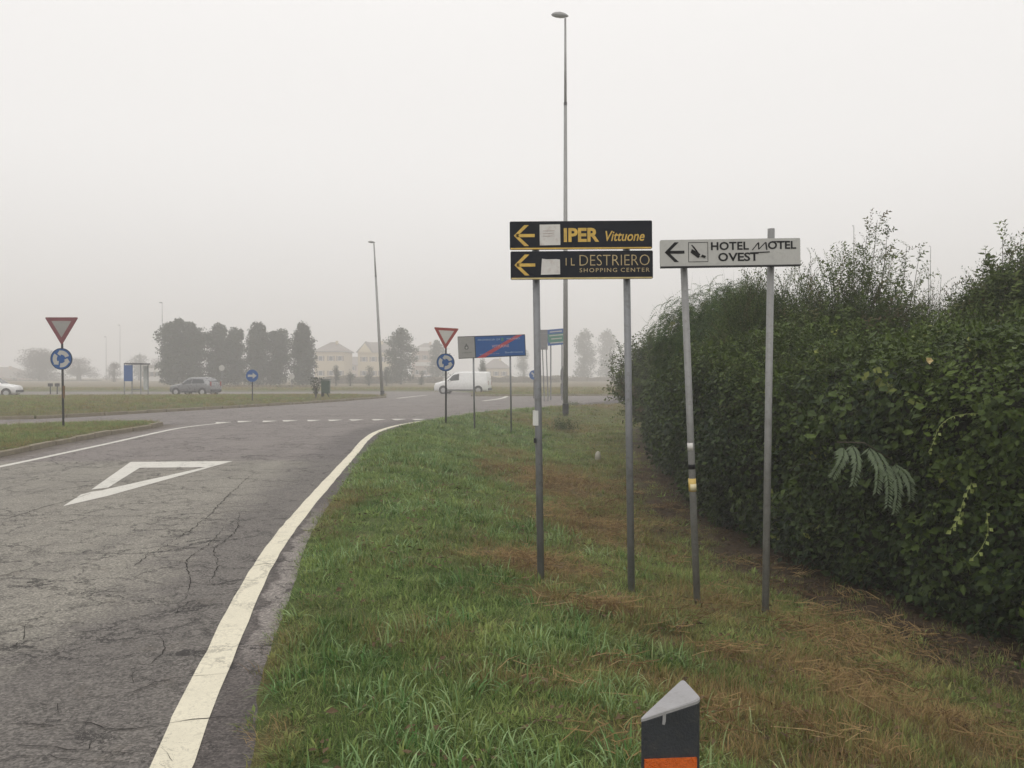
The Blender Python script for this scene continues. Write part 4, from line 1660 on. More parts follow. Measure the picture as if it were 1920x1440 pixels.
D1 = 6.7
blk = empty('direction_sign', (0.62, D1, -0.1))
tag(blk, 'two stacked black and yellow arrow boards on two steel posts', 'road sign')
off = Vector(blk.location)
for (bx, by, tx, ty, zz) in ((1014, 1080, 1004, 500, 0), (1184, 1115, 1174, 500, 0)):
    a = P(bx, by, D1 + .03) - off
    b = P(tx, ty - 60, D1 + .03) - off
    a = a + (a - b).normalized() * .25
    o = post(blk, a, b, .030, GALV)
    shade_smooth_sides(o)
ROT1 = math.atan2(2.0, 267.0)
for (yc, xc, kindb) in ((441.2, 1089, 0), (497.2, 1090.5, 1)):
    w, h = 266 / FPX * (D1 - .03), 52.5 / FPX * (D1 - .03)
    c = P(xc, yc, D1 - .03) - off
    bo = board(blk, w, h, c.x, c.z, -.03, BLACKBOARD, 'board', .024, rot=-ROT1)
    yf = -.0125
    s = (D1 - .04) / FPX
    L = lambda px, py: ((px - xc) * s, (yc - py) * s)
    # bottom yellow stripe
    hs2 = h / 2
    flat('border_stripe', [[(-w / 2 + .006, -hs2 + .001), (w / 2 - .006, -hs2 + .001), (w / 2 - .006, -hs2 + .014), (-w / 2 + .006, -hs2 + .014)]], PALEYEL if kindb else YELLOW, bo, yf)
    ax, az = L(983, 441.5) if kindb == 0 else L(984, 496.5)
    flat('arrow', arrow(39 * s, 39 * s), YELLOW, bo, yf, loc=(ax, 0, az))
    if kindb == 0:
        x0, z0 = L(1012, 460); x1, z1 = L(1050.5, 421)
        flat('sticker', [[(x0, z0), (x1, z0 + .002), (x1 - .002, z1), (x0 - .001, z1 - .001)]], STICK, bo, yf)
        x0, z0 = L(1018, 447); x1, z1 = L(1040, 432)
        for q in range(3):
            zq = z1 - q * .022
            flat('sticker_print', [[(x0, zq - .006), (x1 - q * .01, zq - .004), (x1 - q * .01, zq), (x0, zq - .002)]], mat('faded_print', (.5, .42, .40), .6), bo, yf - .0022)
        cx_, cz_ = L(1090, 441)
        text_obj('IPER', 66 * s, 26 * s, YELLOW, bo, (cx_, yf - .001, cz_), bold=.035)
        cx_, cz_ = L(1171.5, 443.5)
        text_obj('Vittuone', 73 * s, 19 * s, YELLOW, bo, (cx_, yf - .001, cz_), bold=.012, shear=.28)
    else:
        x0, z0 = L(1014, 515); x1, z1 = L(1050, 484)
        flat('sticker', [[(x0, z0), (x1, z0 + .003), (x1 - .001, z1 - .012), (x1 - .03, z1 - .008), (x0 + .05, z1 - .010), (x0 + .01, z1 - .004)]], STICK, bo, yf)
        cx_, cz_ = L(1069, 491)
        text_obj('IL', 17 * s, 14 * s, DIMYEL, bo, (cx_, yf - .001, cz_), bold=-.004, space=1.6)
        cx_, cz_ = L(1152, 488.5)
        text_obj('DESTRIERO', 131 * s, 20 * s, DIMYEL, bo, (cx_, yf - .001, cz_), bold=-.016)
        # thin flared serifs as on the carved-looking capitals
        cx_, cz_ = L(1152, 507)
        text_obj('SHOPPING', 70 * s, 7.5 * s, DIMYEL, bo, (cx_ - 30.5 * s, yf - .001, cz_), bold=.0, space=1.25)
        text_obj('CENTER', 54 * s, 7.5 * s, DIMYEL, bo, (cx_ + 38.5 * s, yf - .001, cz_), bold=.0, space=1.25)
# sticker on the left post
a = P(1006.5, 784, D1 - .004) - off
o = MB().tube([a + Vector((0, .033, -.063)), a + Vector((-.001, .033, .063))], .0325, 12).build('post_sticker', PLASTICWH, blk)
a = P(1005.5, 826, D1) - off
MB().box(a.x - .022, a.x - .004, -.01, .02, a.z - .02, a.z + .02).build('clamp', DARKMET, blk, bevel=.003)
for (px_, py_) in ((1005, 441), (1174, 441), (1005, 497), (1174, 497)):
    a = P(px_, py_, D1 + .01) - off
    MB().box(a.x - .05, a.x + .05, -.017, -.0, a.z - .02, a.z + .02).build('bracket', GALV, blk)

# ------------------------------------------------------------------ white hotel sign
D2 = 6.62
hot = empty('hotel_sign', (1.8, D2, -.25))
tag(hot, 'pale grey hotel and motel board with black arrow on two leaning posts', 'road sign')
off = Vector(hot.location)
ps = [((1307, 1122), (1281, 470)), ((1435, 1154), (1446, 429))]
for (b_, t_) in ps:
    a = P(*b_, D2 + .035) - off
    b = P(*t_, D2 + .035) - off
    a = a + (a - b).normalized() * .25
    shade_smooth_sides(post(hot, a, b, .029, GALV2))
xc, yc = 1368.5, 473.5
w, h = 261.5 / FPX * (D2 - .02), 49.5 / FPX * (D2 - .02)
c = P(xc, yc, D2 - .02) - off
ROT2 = math.atan2(4.0, 262.0)
bo = board(hot, w, h, c.x, c.z, -.02, GREYBOARD, 'board', .03, rot=-ROT2)
s = (D2 - .035) / FPX
yf = -.0155
MB().box(-w / 2 + .002, w / 2 - .002, -.02, .018, -h / 2 - .012, -h / 2 + .001).build('lower_edge_shade', DARKMET, bo)  # dark strip standing in for the shadow along the board's lower edge
cs, sn = math.cos(ROT2), math.sin(ROT2)


def L2(px, py):
    dx, dz = (px - xc) * s, (yc - py) * s
    return (dx * cs + dz * sn, -dx * sn + dz * cs)


ax, az = L2(1264, 473.5)
flat('arrow', arrow(37 * s, 37 * s), BLACKINK, bo, yf, loc=(ax, 0, az))
x0, z0 = L2(1290, 492); x1, z1 = L2(1326.5, 454.5)
t = .004
flat('pictogram_frame', [[(x0, z0), (x1, z0), (x1, z0 + t), (x0, z0 + t)], [(x0, z1 - t), (x1, z1 - t), (x1, z1), (x0, z1)], [(x0, z0 + t), (x0 + t, z0 + t), (x0 + t, z1 - t), (x0, z1 - t)], [(x1 - t, z0 + t), (x1, z0 + t), (x1, z1 - t), (x1 - t, z1 - t)]], BLACKINK, bo, yf)
# oblique bed with a sleeper and hatched cover
polys = []
o0 = Vector(L2(1293, 465)); o1 = Vector(L2(1321, 481)); ax_ = (o1 - o0); nx_ = Vector((-ax_.y, ax_.x)).normalized()
for k in range(5):
    q = o0 + ax_ * (.0 + .10 * k) + nx_ * (.030 - .006 * k)
    r_ = q + ax_ * .26 - nx_ * .010
    polys.append([tuple(q), tuple(r_), tuple(r_ - nx_ * .010), tuple(q - nx_ * .010)])
q = o0 + ax_ * .12
polys.append([tuple(q - nx_ * .002), tuple(q + ax_ * .62 - nx_ * .004), tuple(q + ax_ * .60 - nx_ * .042), tuple(q + ax_ * .05 - nx_ * .034)])
q = o0 + ax_ * .80
polys.append([tuple(q), tuple(q + ax_ * .25 + nx_ * .004), tuple(q + ax_ * .24 - nx_ * .014), tuple(q - nx_ * .02)])
flat('pictogram', polys[:5], BLACKINK, bo, yf)
flat('pictogram', [polys[5]], BLACKINK, bo, yf - .0016)
flat('pictogram', [polys[6]], BLACKINK, bo, yf - .0032, .003)
cxp = o0 + ax_ * .78 - nx_ * .012
flat('pictogram', [circle(.011, 12, cxp.x, cxp.y)], GREYBOARD, bo, yf - .0050, .001)
for (txt, px_, py_, ww, hh, bd, sh, sp_) in (('HOTEL', 1367.5, 461.7, 71, 15.5, .026, 0, 1.04), ('OTEL', 1465, 460.0, 53, 15, .026, 0, 1.0),
                                             ('O', 1355, 482.5, 18.5, 16, .026, 0, 1), ('VEST', 1393, 482.0, 57, 16, .022, 0, .96)):
    cx_, cz_ = L2(px_, py_)
    o = text_obj(txt, ww * s, hh * s, BLACKINK, bo, (cx_, yf - .001, cz_), bold=bd, shear=sh, space=sp_)
# slanted M drawn as four joined strokes
m0 = [L2(1409.5, 469.5), L2(1421, 455), L2(1421.5, 468), L2(1434.5, 454.5), L2(1436.5, 469)]
for k in range(4):
    p0, p1 = Vector(m0[k]), Vector(m0[k + 1])
    q = Vector((.0052 if k != 3 else .006, 0))
    flat('lettering', [[tuple(p0 - q), tuple(p0 + q), tuple(p1 + q), tuple(p1 - q)]], BLACKINK, bo, yf - .0005 - .0011 * (k % 2), .0009)
# long bars of the two Ts
a, b = L2(1405, 474.6), L2(1442, 472.8)
flat('lettering', [[(a[0], a[1] - .004), (b[0], b[1] - .004), (b[0], b[1] + .004), (a[0], a[1] + .004)]], BLACKINK, bo, yf - .0022)
a, b = L2(1446, 453.6), L2(1478, 453.0)
flat('lettering', [[(a[0], a[1] - .0035), (b[0], b[1] - .0035), (b[0], b[1] + .0035), (a[0], a[1] + .0035)]], BLACKINK, bo, yf - .0022)
# things on the left post


def on_post(frac_py, hgt, m, name, r=.0315, extra=0):
    t0 = (frac_py - ps[0][1][1]) / (ps[0][0][1] - ps[0][1][1])
    px_ = ps[0][1][0] + (ps[0][0][0] - ps[0][1][0]) * t0
    a = P(px_, frac_py + hgt / 2, D2 + .035) - off
    b = P(px_ - hgt * .04, frac_py - hgt / 2, D2 + .035) - off
    shade_smooth_sides(MB().tube([a, b], r, 16).build(name, m, hot))


on_post(837, 14, STICK, 'post_sticker', .0297)
on_post(875, 9, BLACKINK, 'post_band', .0297)
on_post(909, 24, mat('yellow_label', (.62, .44, .12), .5), 'post_label', .032)
on_post(913, 12, mat('cream_label', (.75, .66, .42), .5), 'post_label_print', .0328)
for (px_, py_) in ((1283, 478), (1444, 473)):
    a = P(px_, py_, D2) - off
    MB().box(a.x - .05, a.x + .05, -.004, .008, a.z - .02, a.z + .02).build('bracket', GALV, hot)

# ------------------------------------------------------------------ delineator post
dl = empty('delineator_post', (0.30, 1.52, 0))
tag(dl, 'dark grey roadside delineator with slanted top and orange reflector', 'delineator')
off = Vector((0.30, 1.52, 0))
A = P(1197, 1350, 1.500) - off; B = P(1316, 1311, 1.525) - off; C = P(1281, 1273, 1.63) - off
ABC = [Vector((A.x, A.y)), Vector((B.x, B.y)), Vector((C.x, C.y))]
# plane through the three top corners
nrm = (B - A).cross(C - A)


def topz(x, y):
    return A.z - (nrm.x * (x - A.x) + nrm.y * (y - A.y)) / nrm.z


sec = rounded([tuple(p) for p in ABC], .016, 5)


def column(z0, z1fun, m, name, grow=0.0, smooth=False):
    cen = (ABC[0] + ABC[1] + ABC[2]) / 3
    pts = [(cen.x + (x - cen.x) * (1 + grow), cen.y + (y - cen.y) * (1 + grow)) for x, y in sec]
    n_ = len(pts)
    vs = [(x, y, z0) for x, y in pts] + [(x, y, z1fun(x, y) - .004) for x, y in pts]
    vs += [(cen.x + (x - cen.x) * .93, cen.y + (y - cen.y) * .93, z1fun(x, y)) for x, y in pts]
    fs = [tuple(range(n_))[::-1]]
    for r_ in (0, n_):
        fs += [(r_ + i, r_ + (i + 1) % n_, r_ + (i + 1) % n_ + n_, r_ + i + n_) for i in range(n_)]
    fs.append(tuple(range(2 * n_, 3 * n_)))
    return mk(name, vs, fs, m, dl)


column(.72, lambda x, y: topz(x, y) - .004, PLASTICDK, 'dark_band')
column(.0, lambda x, y: .722, PLASTICWH, 'white_body', -.004)
cen = (ABC[0] + ABC[1] + ABC[2]) / 3
topv = []
pts = [(cen.x + (x - cen.x) * 1.01, cen.y + (y - cen.y) * 1.01) for x, y in sec]
n_ = len(pts)
vs = [(x, y, topz(x, y) - .006) for x, y in pts] + [(x, y, topz(x, y) - .001) for x, y in pts] + [(cen.x + (x - cen.x) * .95, cen.y + (y - cen.y) * .95, topz(x, y) + .0015) for x, y in pts]
fs = [tuple(range(n_))[::-1]] + [(r_ + i, r_ + (i + 1) % n_, r_ + (i + 1) % n_ + n_, r_ + i + n_) for r_ in (0, n_) for i in range(n_)] + [tuple(range(2 * n_, 3 * n_))]
mk('cap', vs, fs, PLASTICLT, dl)
# dried white streak running down from the cap
fv = ABC[1] - ABC[0]
fn = Vector((fv.y, -fv.x)).normalized()
p = ABC[0] + fv * .40
zt_ = topz(p.x, p.y)
q = p + fn * .0012
mk('paint_drip', [(q.x - .003, q.y, zt_ - .003), (q.x + .0035, q.y, zt_ - .001), (q.x + .003, q.y, zt_ - .018), (q.x + .001, q.y, zt_ - .025), (q.x - .004, q.y, zt_ - .024), (q.x - .003, q.y, zt_ - .014)],
   [(0, 1, 2, 3, 4, 5)], PLASTICLT, dl)
# orange reflector
a2 = ABC[0] + fv * .09 + fn * .0006; b2 = ABC[0] + fv * .91 + fn * .0006
zr = (P(1255, 1421, 1.51)).z
vs = [(a2.x, a2.y, zr - .16), (b2.x, b2.y, zr - .16), (b2.x, b2.y, zr - .004), (a2.x, a2.y, zr + .002)]
vs += [(x + fn.x * .004, y + fn.y * .004, z) for x, y, z in vs]
mk('reflector', vs, [(0, 1, 2, 3), (7, 6, 5, 4), (0, 4, 5, 1), (1, 5, 6, 2), (2, 6, 7, 3), (3, 7, 4, 0)], ORANGE, dl)


# ------------------------------------------------------------------ give-way signs with roundabout discs
def yield_sign(px, base_py, d, tri_c, tri_w, disc_c, label, zrot=0.0, old=False, tilt=0.0, rust=False):
    base = P(px, base_py, d)
    gz = float(height(np.array([base.x]), np.array([base.y]))[0])
    base.z = max(gz, 0.0) if px > 500 else 0.11
    root = empty('yield_sign', base, 0)
    tag(root, label, 'road sign', 'give way signs over roundabout discs')
    off = Vector(base)
    top = P(tri_c[0], tri_c[1] - 6, d + .03) - off
    shade_smooth_sides(MB().tube([(0, .03, -.3), (top.x, .03, top.z)], .030, 12).build('post', DARKMET if not old else DARKMET, root))
    if rust:
        a = P(px + .5, 735, d) - off
        MB().tube([(a.x, .03, a.z - .18), (a.x, .03, a.z + .18)], .0308, 12).build('rust_patch', RUST, root)
    t0 = P(*tri_c, d) - off
    w = tri_w / FPX * d
    hh = w * .86 if not old else w * .83
    hold = empty('triangle_plate', (t0.x, -.01, t0.z), zrot)
    hold.parent = root
    hold.rotation_euler = (0, tilt, zrot)
    tri = rounded([(-w / 2, hh * .5), (0, -hh * .5), (w / 2, hh * .5)], .05)
    MB().prism(tri, -.012, .012).build('border', RED_OLD if old else RED, hold)
    k = .62 if not old else .60
    tri2 = [(x * k, (z - hh * .17) * k + hh * .17 - 0) for x, z in rounded([(-w / 2, hh * .5), (0, -hh * .5), (w / 2, hh * .5)], .03)]
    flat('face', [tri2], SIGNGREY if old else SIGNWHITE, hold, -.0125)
    c0 = P(*disc_c, d) - off
    dish = empty('disc_plate', (c0.x, -.01, c0.z))
    dish.parent = root
    dish.rotation_euler = (0, 0, zrot)
    r = .30 if not old else .31
    MB().prism(circle(r, 36), -.012, .012).build('disc_rim', DKBLUE, dish)
    flat('disc_face', [circle(r * .93, 36)], BLUE, dish, -.0125)
    for q in range(3):
        a0 = q * 2 * PI / 3 + .35
        a1 = a0 + 1.35
        ri, ro = r * .40, r * .78
        arc = [(ro * math.cos(a), ro * math.sin(a)) for a in np.linspace(a0, a1, 8)] + [(ri * math.cos(a), ri * math.sin(a)) for a in np.linspace(a1, a0, 8)]
        rm = (ri + ro) / 2
        tipa = a1 + .5
        head = [(r * .90 * math.cos(a1 - .02), r * .84 * math.sin(a1 - .02)), (rm * math.cos(tipa), rm * math.sin(tipa)), (r * .26 * math.cos(a1 - .02), r * .26 * math.sin(a1 - .02))]
        flat('curved_arrow', [arc], SIGNWHITE, dish, -.0145)
        flat('arrow_head', [head], SIGNWHITE, dish, -.0165)
    return root


yield_sign(836, 795, 26.6, (836, 635), 47, (835.5, 679.5), 'give way triangle over blue roundabout disc at the tip of the verge', .10, False, R(3))
yield_sign(118, 804, 22.8, (116, 621), 62.5, (115.5, 673), 'give way triangle over blue roundabout disc on the left splitter island', 0, True, 0, True)


# blue arrow disc sign on the island
def arrow_disc(px, py, base_py, d, r, label, ang=0.0, gz=0.2, name='arrow_sign'):
    base = P(px, base_py, d)
    base.z = gz
    root = empty(name, base)
    tag(root, label, 'road sign')
    c = P(px, py, d) - base
    MB().tube([(0, .03, -.2), (0, .03, c.z + r * .6)], .03, 10).build('post', DARKMET, root)
    dish = empty('disc_plate', (0, 0, c.z))
    dish.parent = root
    dish.rotation_euler = (0, ang, 0)
    MB().prism(circle(r, 28), -.012, .012).build('disc_face', BLUE, dish)
    hh = r * .18
    flat('arrow', [[(-r * .7, -hh), (r * .15, -hh), (r * .15, hh), (-r * .7, hh)]], SIGNWHITE, dish, -.0125)
    flat('arrow_head', [[(r * .10, -r * .5), (r * .75, 0), (r * .10, r * .5)]], SIGNWHITE, dish, -.0145)
    return root


arrow_disc(473, 704.5, 758, 43, .33, 'blue round arrow sign standing on the front kerb of the island', 0, .22)
arrow_disc(1001, 703, 742, 56, .33, 'blue round arrow sign partly hidden by the left post of the black boards', R(45), 0.0)


# ------------------------------------------------------------------ blue town-limit board
A_ = P(859, 652, 25.6); B_ = P(985, 647, 26.6)
cen = (A_ + B_) / 2
twn = empty('town_sign', (cen.x, cen.y, 0), math.atan2(B_.y - A_.y, B_.x - A_.x))
tag(twn, 'blue town limit board with red diagonal bar beside a grey crest panel', 'road sign')
Lw = (B_ - A_).length
zc = cen.z
roll = math.atan2(B_.z - A_.z, Lw)
hb = 41 / FPX * 26.1
for (px_, py_, dd) in ((887.5, 803, 25.8), (956.5, 797, 26.3)):
    fx = (px_ - 859) / (985 - 859) - .5
    lean = -.02
    shade_smooth_sides(MB().tube([(fx * Lw + .05, .05, -.3), (fx * Lw, .05, zc + hb * .3)], .03, 12).build('post', GALV, twn))
wl = Lw * 30 / 126
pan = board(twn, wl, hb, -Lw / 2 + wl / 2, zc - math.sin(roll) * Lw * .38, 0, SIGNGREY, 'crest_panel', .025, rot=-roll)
for zz in (-hb / 2, hb / 2 - .02):
    flat('frame_strip', [[(-wl / 2, zz), (wl / 2, zz), (wl / 2, zz + .02), (-wl / 2, zz + .02)]], DARKMET, pan, -.0130)
crest = [(-.075, -.05), (-.04, -.09), (.04, -.09), (.075, -.05), (.06, .03), (.03, .05), (.02, .10), (-.02, .10), (-.03, .05), (-.06, .03)]
flat('crest', [crest], mat('crest_grey', (.10, .10, .10), .6), pan, -.0130, loc=(0, 0, .02))
flat('crest_field', [circle(.032, 12, 0, 0)], mat('crest_pale', (.4, .4, .38), .6), pan, -.0150, loc=(0, 0, -.01))
text_obj('COMUNE', wl * .6, .035, mat('crest_grey', (.10, .10, .10), .6), pan, (0, -.0135, -.17))
wb = Lw - wl
pan = board(twn, wb, hb, wl / 2, zc + math.sin(roll) * Lw * .12, -.002, DKBLUE, 'blue_panel', .025, rot=-roll)
flat('blue_face', [[(-wb / 2 + .03, -hb / 2 + .03), (wb / 2 - .03, -hb / 2 + .03), (wb / 2 - .03, hb / 2 - .03), (-wb / 2 + .03, hb / 2 - .03)]], BLUE, pan, -.0130)
bar0, bar1 = Vector((-wb / 2 + .06, -hb / 2 + .0)), Vector((wb / 2 - .18, hb / 2 - .01))
nn = Vector((-(bar1 - bar0).y, (bar1 - bar0).x)).normalized() * .085
hb_ = Vector((.13, 0))
flat('red_bar', [[tuple(bar0 - Vector((.02, 0))), tuple(bar0 + hb_ * 2), tuple(bar1 + hb_ * .7), tuple(bar1 - hb_)]], mat('bar_red', (.40, .05, .07), .5, spec=.15), pan, -.0150)
text_obj('PROVINCIA', wb * .33, .055, mat('pale_print', (.34, .42, .52), .5), pan, (-wb * .27, -.0165, hb * .31))
text_obj('DI', wb * .06, .055, mat('pale_print', (.34, .42, .52), .5), pan, (-wb * .04, -.0165, hb * .31))
text_obj('MILANO', wb * .26, .055, mat('pale_print', (.34, .42, .52), .5), pan, (wb * .26, -.0165, hb * .32))
flat('emblem', [[(-.02, -.05), (.06, -.05), (.06, .05), (-.02, .05)]], GREEN, pan, -.0165, loc=(wb * .03, 0, hb * .30))
text_obj('VITTUONE', wb * .34, .085, mat('pink_print', (.52, .34, .36), .5), pan, (0.0, -.0165, 0.0))
text_obj('provincia', wb * .38, .04, mat('pink_print2', (.38, .30, .42), .5), pan, (-wb * .22, -.0165, -hb * .34))
text_obj('Sedriano', wb * .36, .055, mat('pale_print', (.34, .42, .52), .5), pan, (wb * .26, -.0165, -hb * .30))

# green-blue direction board behind the tall lamp, and the back of another board
DB = 52.0
c = P(1043, 632, DB)
gb = empty('motorway_sign', (c.x, c.y, .13))
tag(gb, 'small green and blue direction board just left of the tall lamp post', 'road sign')
wq, hq = 34 / FPX * DB, 30 / FPX * DB
for fx in (-.3, .32):
    MB().tube([(fx * wq, .05, -.3), (fx * wq, .05, c.z - .13)], .045, 8).build('post', GALV, gb)
bo = board(gb, wq, hq, 0, c.z - .13, 0, BLUE, 'board', .04, rot=-R(5))
flat('green_field', [[(-wq / 2 + .05, -hq / 2 + .2), (wq / 2 - .05, -hq / 2 + .2), (wq / 2 - .05, hq / 2 - .3), (-wq / 2 + .05, hq / 2 - .3)]], GREEN, bo, -.021)
for k, (ww, zz) in enumerate(((.8, .36), (.9, .12), (.7, -.10), (.85, -.36))):
    flat('text_line', [[(-ww / 2, zz - .035), (ww / 2, zz - .035), (ww / 2, zz + .035), (-ww / 2, zz + .035)]], SIGNWHITE, bo, -.0235)
c = P(1017, 637, 50)
bb = empty('board_back', (c.x, c.y, .13))
tag(bb, 'grey back of a road board on two thin posts beside the green board', 'road sign')
for fx in (-.02, .22):
    MB().tube([(fx + .15, .05, -.3), (fx, .05, c.z)], .035, 8).build('post', GALV, bb)
b1 = board(bb, .55, 1.25, .05, c.z - .13, 0, mat('board_back_grey', (.16, .155, .16), .6), 'board', .04)
for zz in (-.4, .4):
    MB().box(-.26, .26, -.05, -.02, zz - .03, zz + .03).build('stiffener', GALV, b1)
# edge-on sign post beside the lamp
c = P(1054.5, 708, 54)
es = empty('edge_on_sign', (c.x, c.y, .13))
tag(es, 'dark road sign seen edge on against the left side of the tall lamp', 'road sign')
MB().tube([(0, 0, -.3), (0, 0, 2.1)], .04, 8).build('post', DARKMET, es)
MB().prism([(y_, z_) for y_, z_ in circle(.42, 20)], -.05, .05).build('plate', PLASTICDK, es, loc=(-.02, 0, 1.55)).rotation_euler = (0, 0, R(78))
MB().box(-.11, .09, -.3, .3, .25, .95).build('lower_plate', PLASTICDK, es)


# ------------------------------------------------------------------ street lamps
def lamp(px, py_base, py_top, d, head_w, label, px_top=None, group='tall street lamps', r0=.11, gz=None, dx=1):
    px_top = px if px_top is None else px_top
    base = P(px, py_base, d)
    base.z = gz if gz is not None else base.z
    root = empty('street_lamp', base)
    tag(root, label, 'street lamp', group)
    t = P(px_top, py_top, d) - base
    H = t.z
    mid = t * .78
    shade_smooth_sides(MB().tube([(0, 0, -.3), t * .35, mid], [r0, r0 * .88, r0 * .62], 14).build('pole', GALV2, root))
    shade_smooth_sides(MB().tube([mid, t * .995], [r0 * .55, r0 * .40], 12).build('pole_extension', GALV2, root))
    MB().tube([mid - t * .004, mid + t * .004], [r0 * .68, r0 * .64], 12).build('joint_ring', DARKMET, root)
    MB().tube([(0, 0, -.1), (0, 0, .35)], r0 * 1.25, 14).build('base_collar', DARKMET, root)
    # lamp head: flattened teardrop pointing left
    L = head_w
    vs, fs = [], []
    rings = [(.0, .03), (.08, .5), (.25, .85), (.5, 1.0), (.75, .8), (.92, .45), (1.0, .1)]
    ns = 12
    for (u, rr) in rings:
        for k in range(ns):
            a = 2 * PI * k / ns
            zz = math.sin(a) * rr * L * (.20 if math.sin(a) > 0 else .13)
            vs.append((-L * .82 * dx + L * u * dx, math.cos(a) * rr * L * .22, zz + L * .08 * (1 - u)))
    for i in range(len(rings) - 1):
        for k in range(ns):
            a = i * ns + k
            b = i * ns + (k + 1) % ns
            fs.append((a, b, b + ns, a + ns))
    fs += [tuple(range(ns))[::-1], tuple(range((len(rings) - 1) * ns, len(rings) * ns))]
    hd = mk('lamp_head', vs, fs, GALV2, root, True, loc=t + Vector((0, 0, L * .02)))
    mk('lens', [(x * .8 - .05 * L, y * .85, z - .01 * L) for x, y, z in [v for v in vs]][ns:5 * ns], [tuple(i * ns + k for i, k in ((r_, k_), (r_, (k_ + 1) % ns), (r_ + 1, (k_ + 1) % ns), (r_ + 1, k_))) for r_ in range(3) for k_ in range(6, 12)],
       mat('lamp_lens', (.3, .3, .29), .2), hd, True)
    return root


lamp(1060.5, 768, 31, 36.0, .78, 'tall grey street lamp rising behind the black direction boards', 1060, r0=.115, gz=0.0)
lamp(717, 744, 455, 58, .52, 'slightly leaning street lamp at the right tip of the island', 701, r0=.12, gz=.15)
lamp(305, 722, 568, 150, .75, 'faint street lamp left of the row of poplars', 304, r0=.10, gz=.13)
lamp(199, 716, 632, 250, .9, 'very faint shorter lamp left of the brown tree', None, r0=.13, gz=.13)
lamp(225, 716, 610, 250, .9, 'very faint taller lamp above the brown tree', None, r0=.13, gz=.13)
lamp(1601, 728, 424, 92, .3, 'thin lamp pole showing above the tallest bush', None, r0=.10, gz=.13)
lamp(1742, 728, 462, 100, .3, 'thin lamp pole showing above the twiggy bush', 1745, r0=.10, gz=.13)
lamp(1842, 728, 462, 100, .3, 'thin lamp pole showing left of the rightmost bush', 1848, r0=.10, gz=.13)


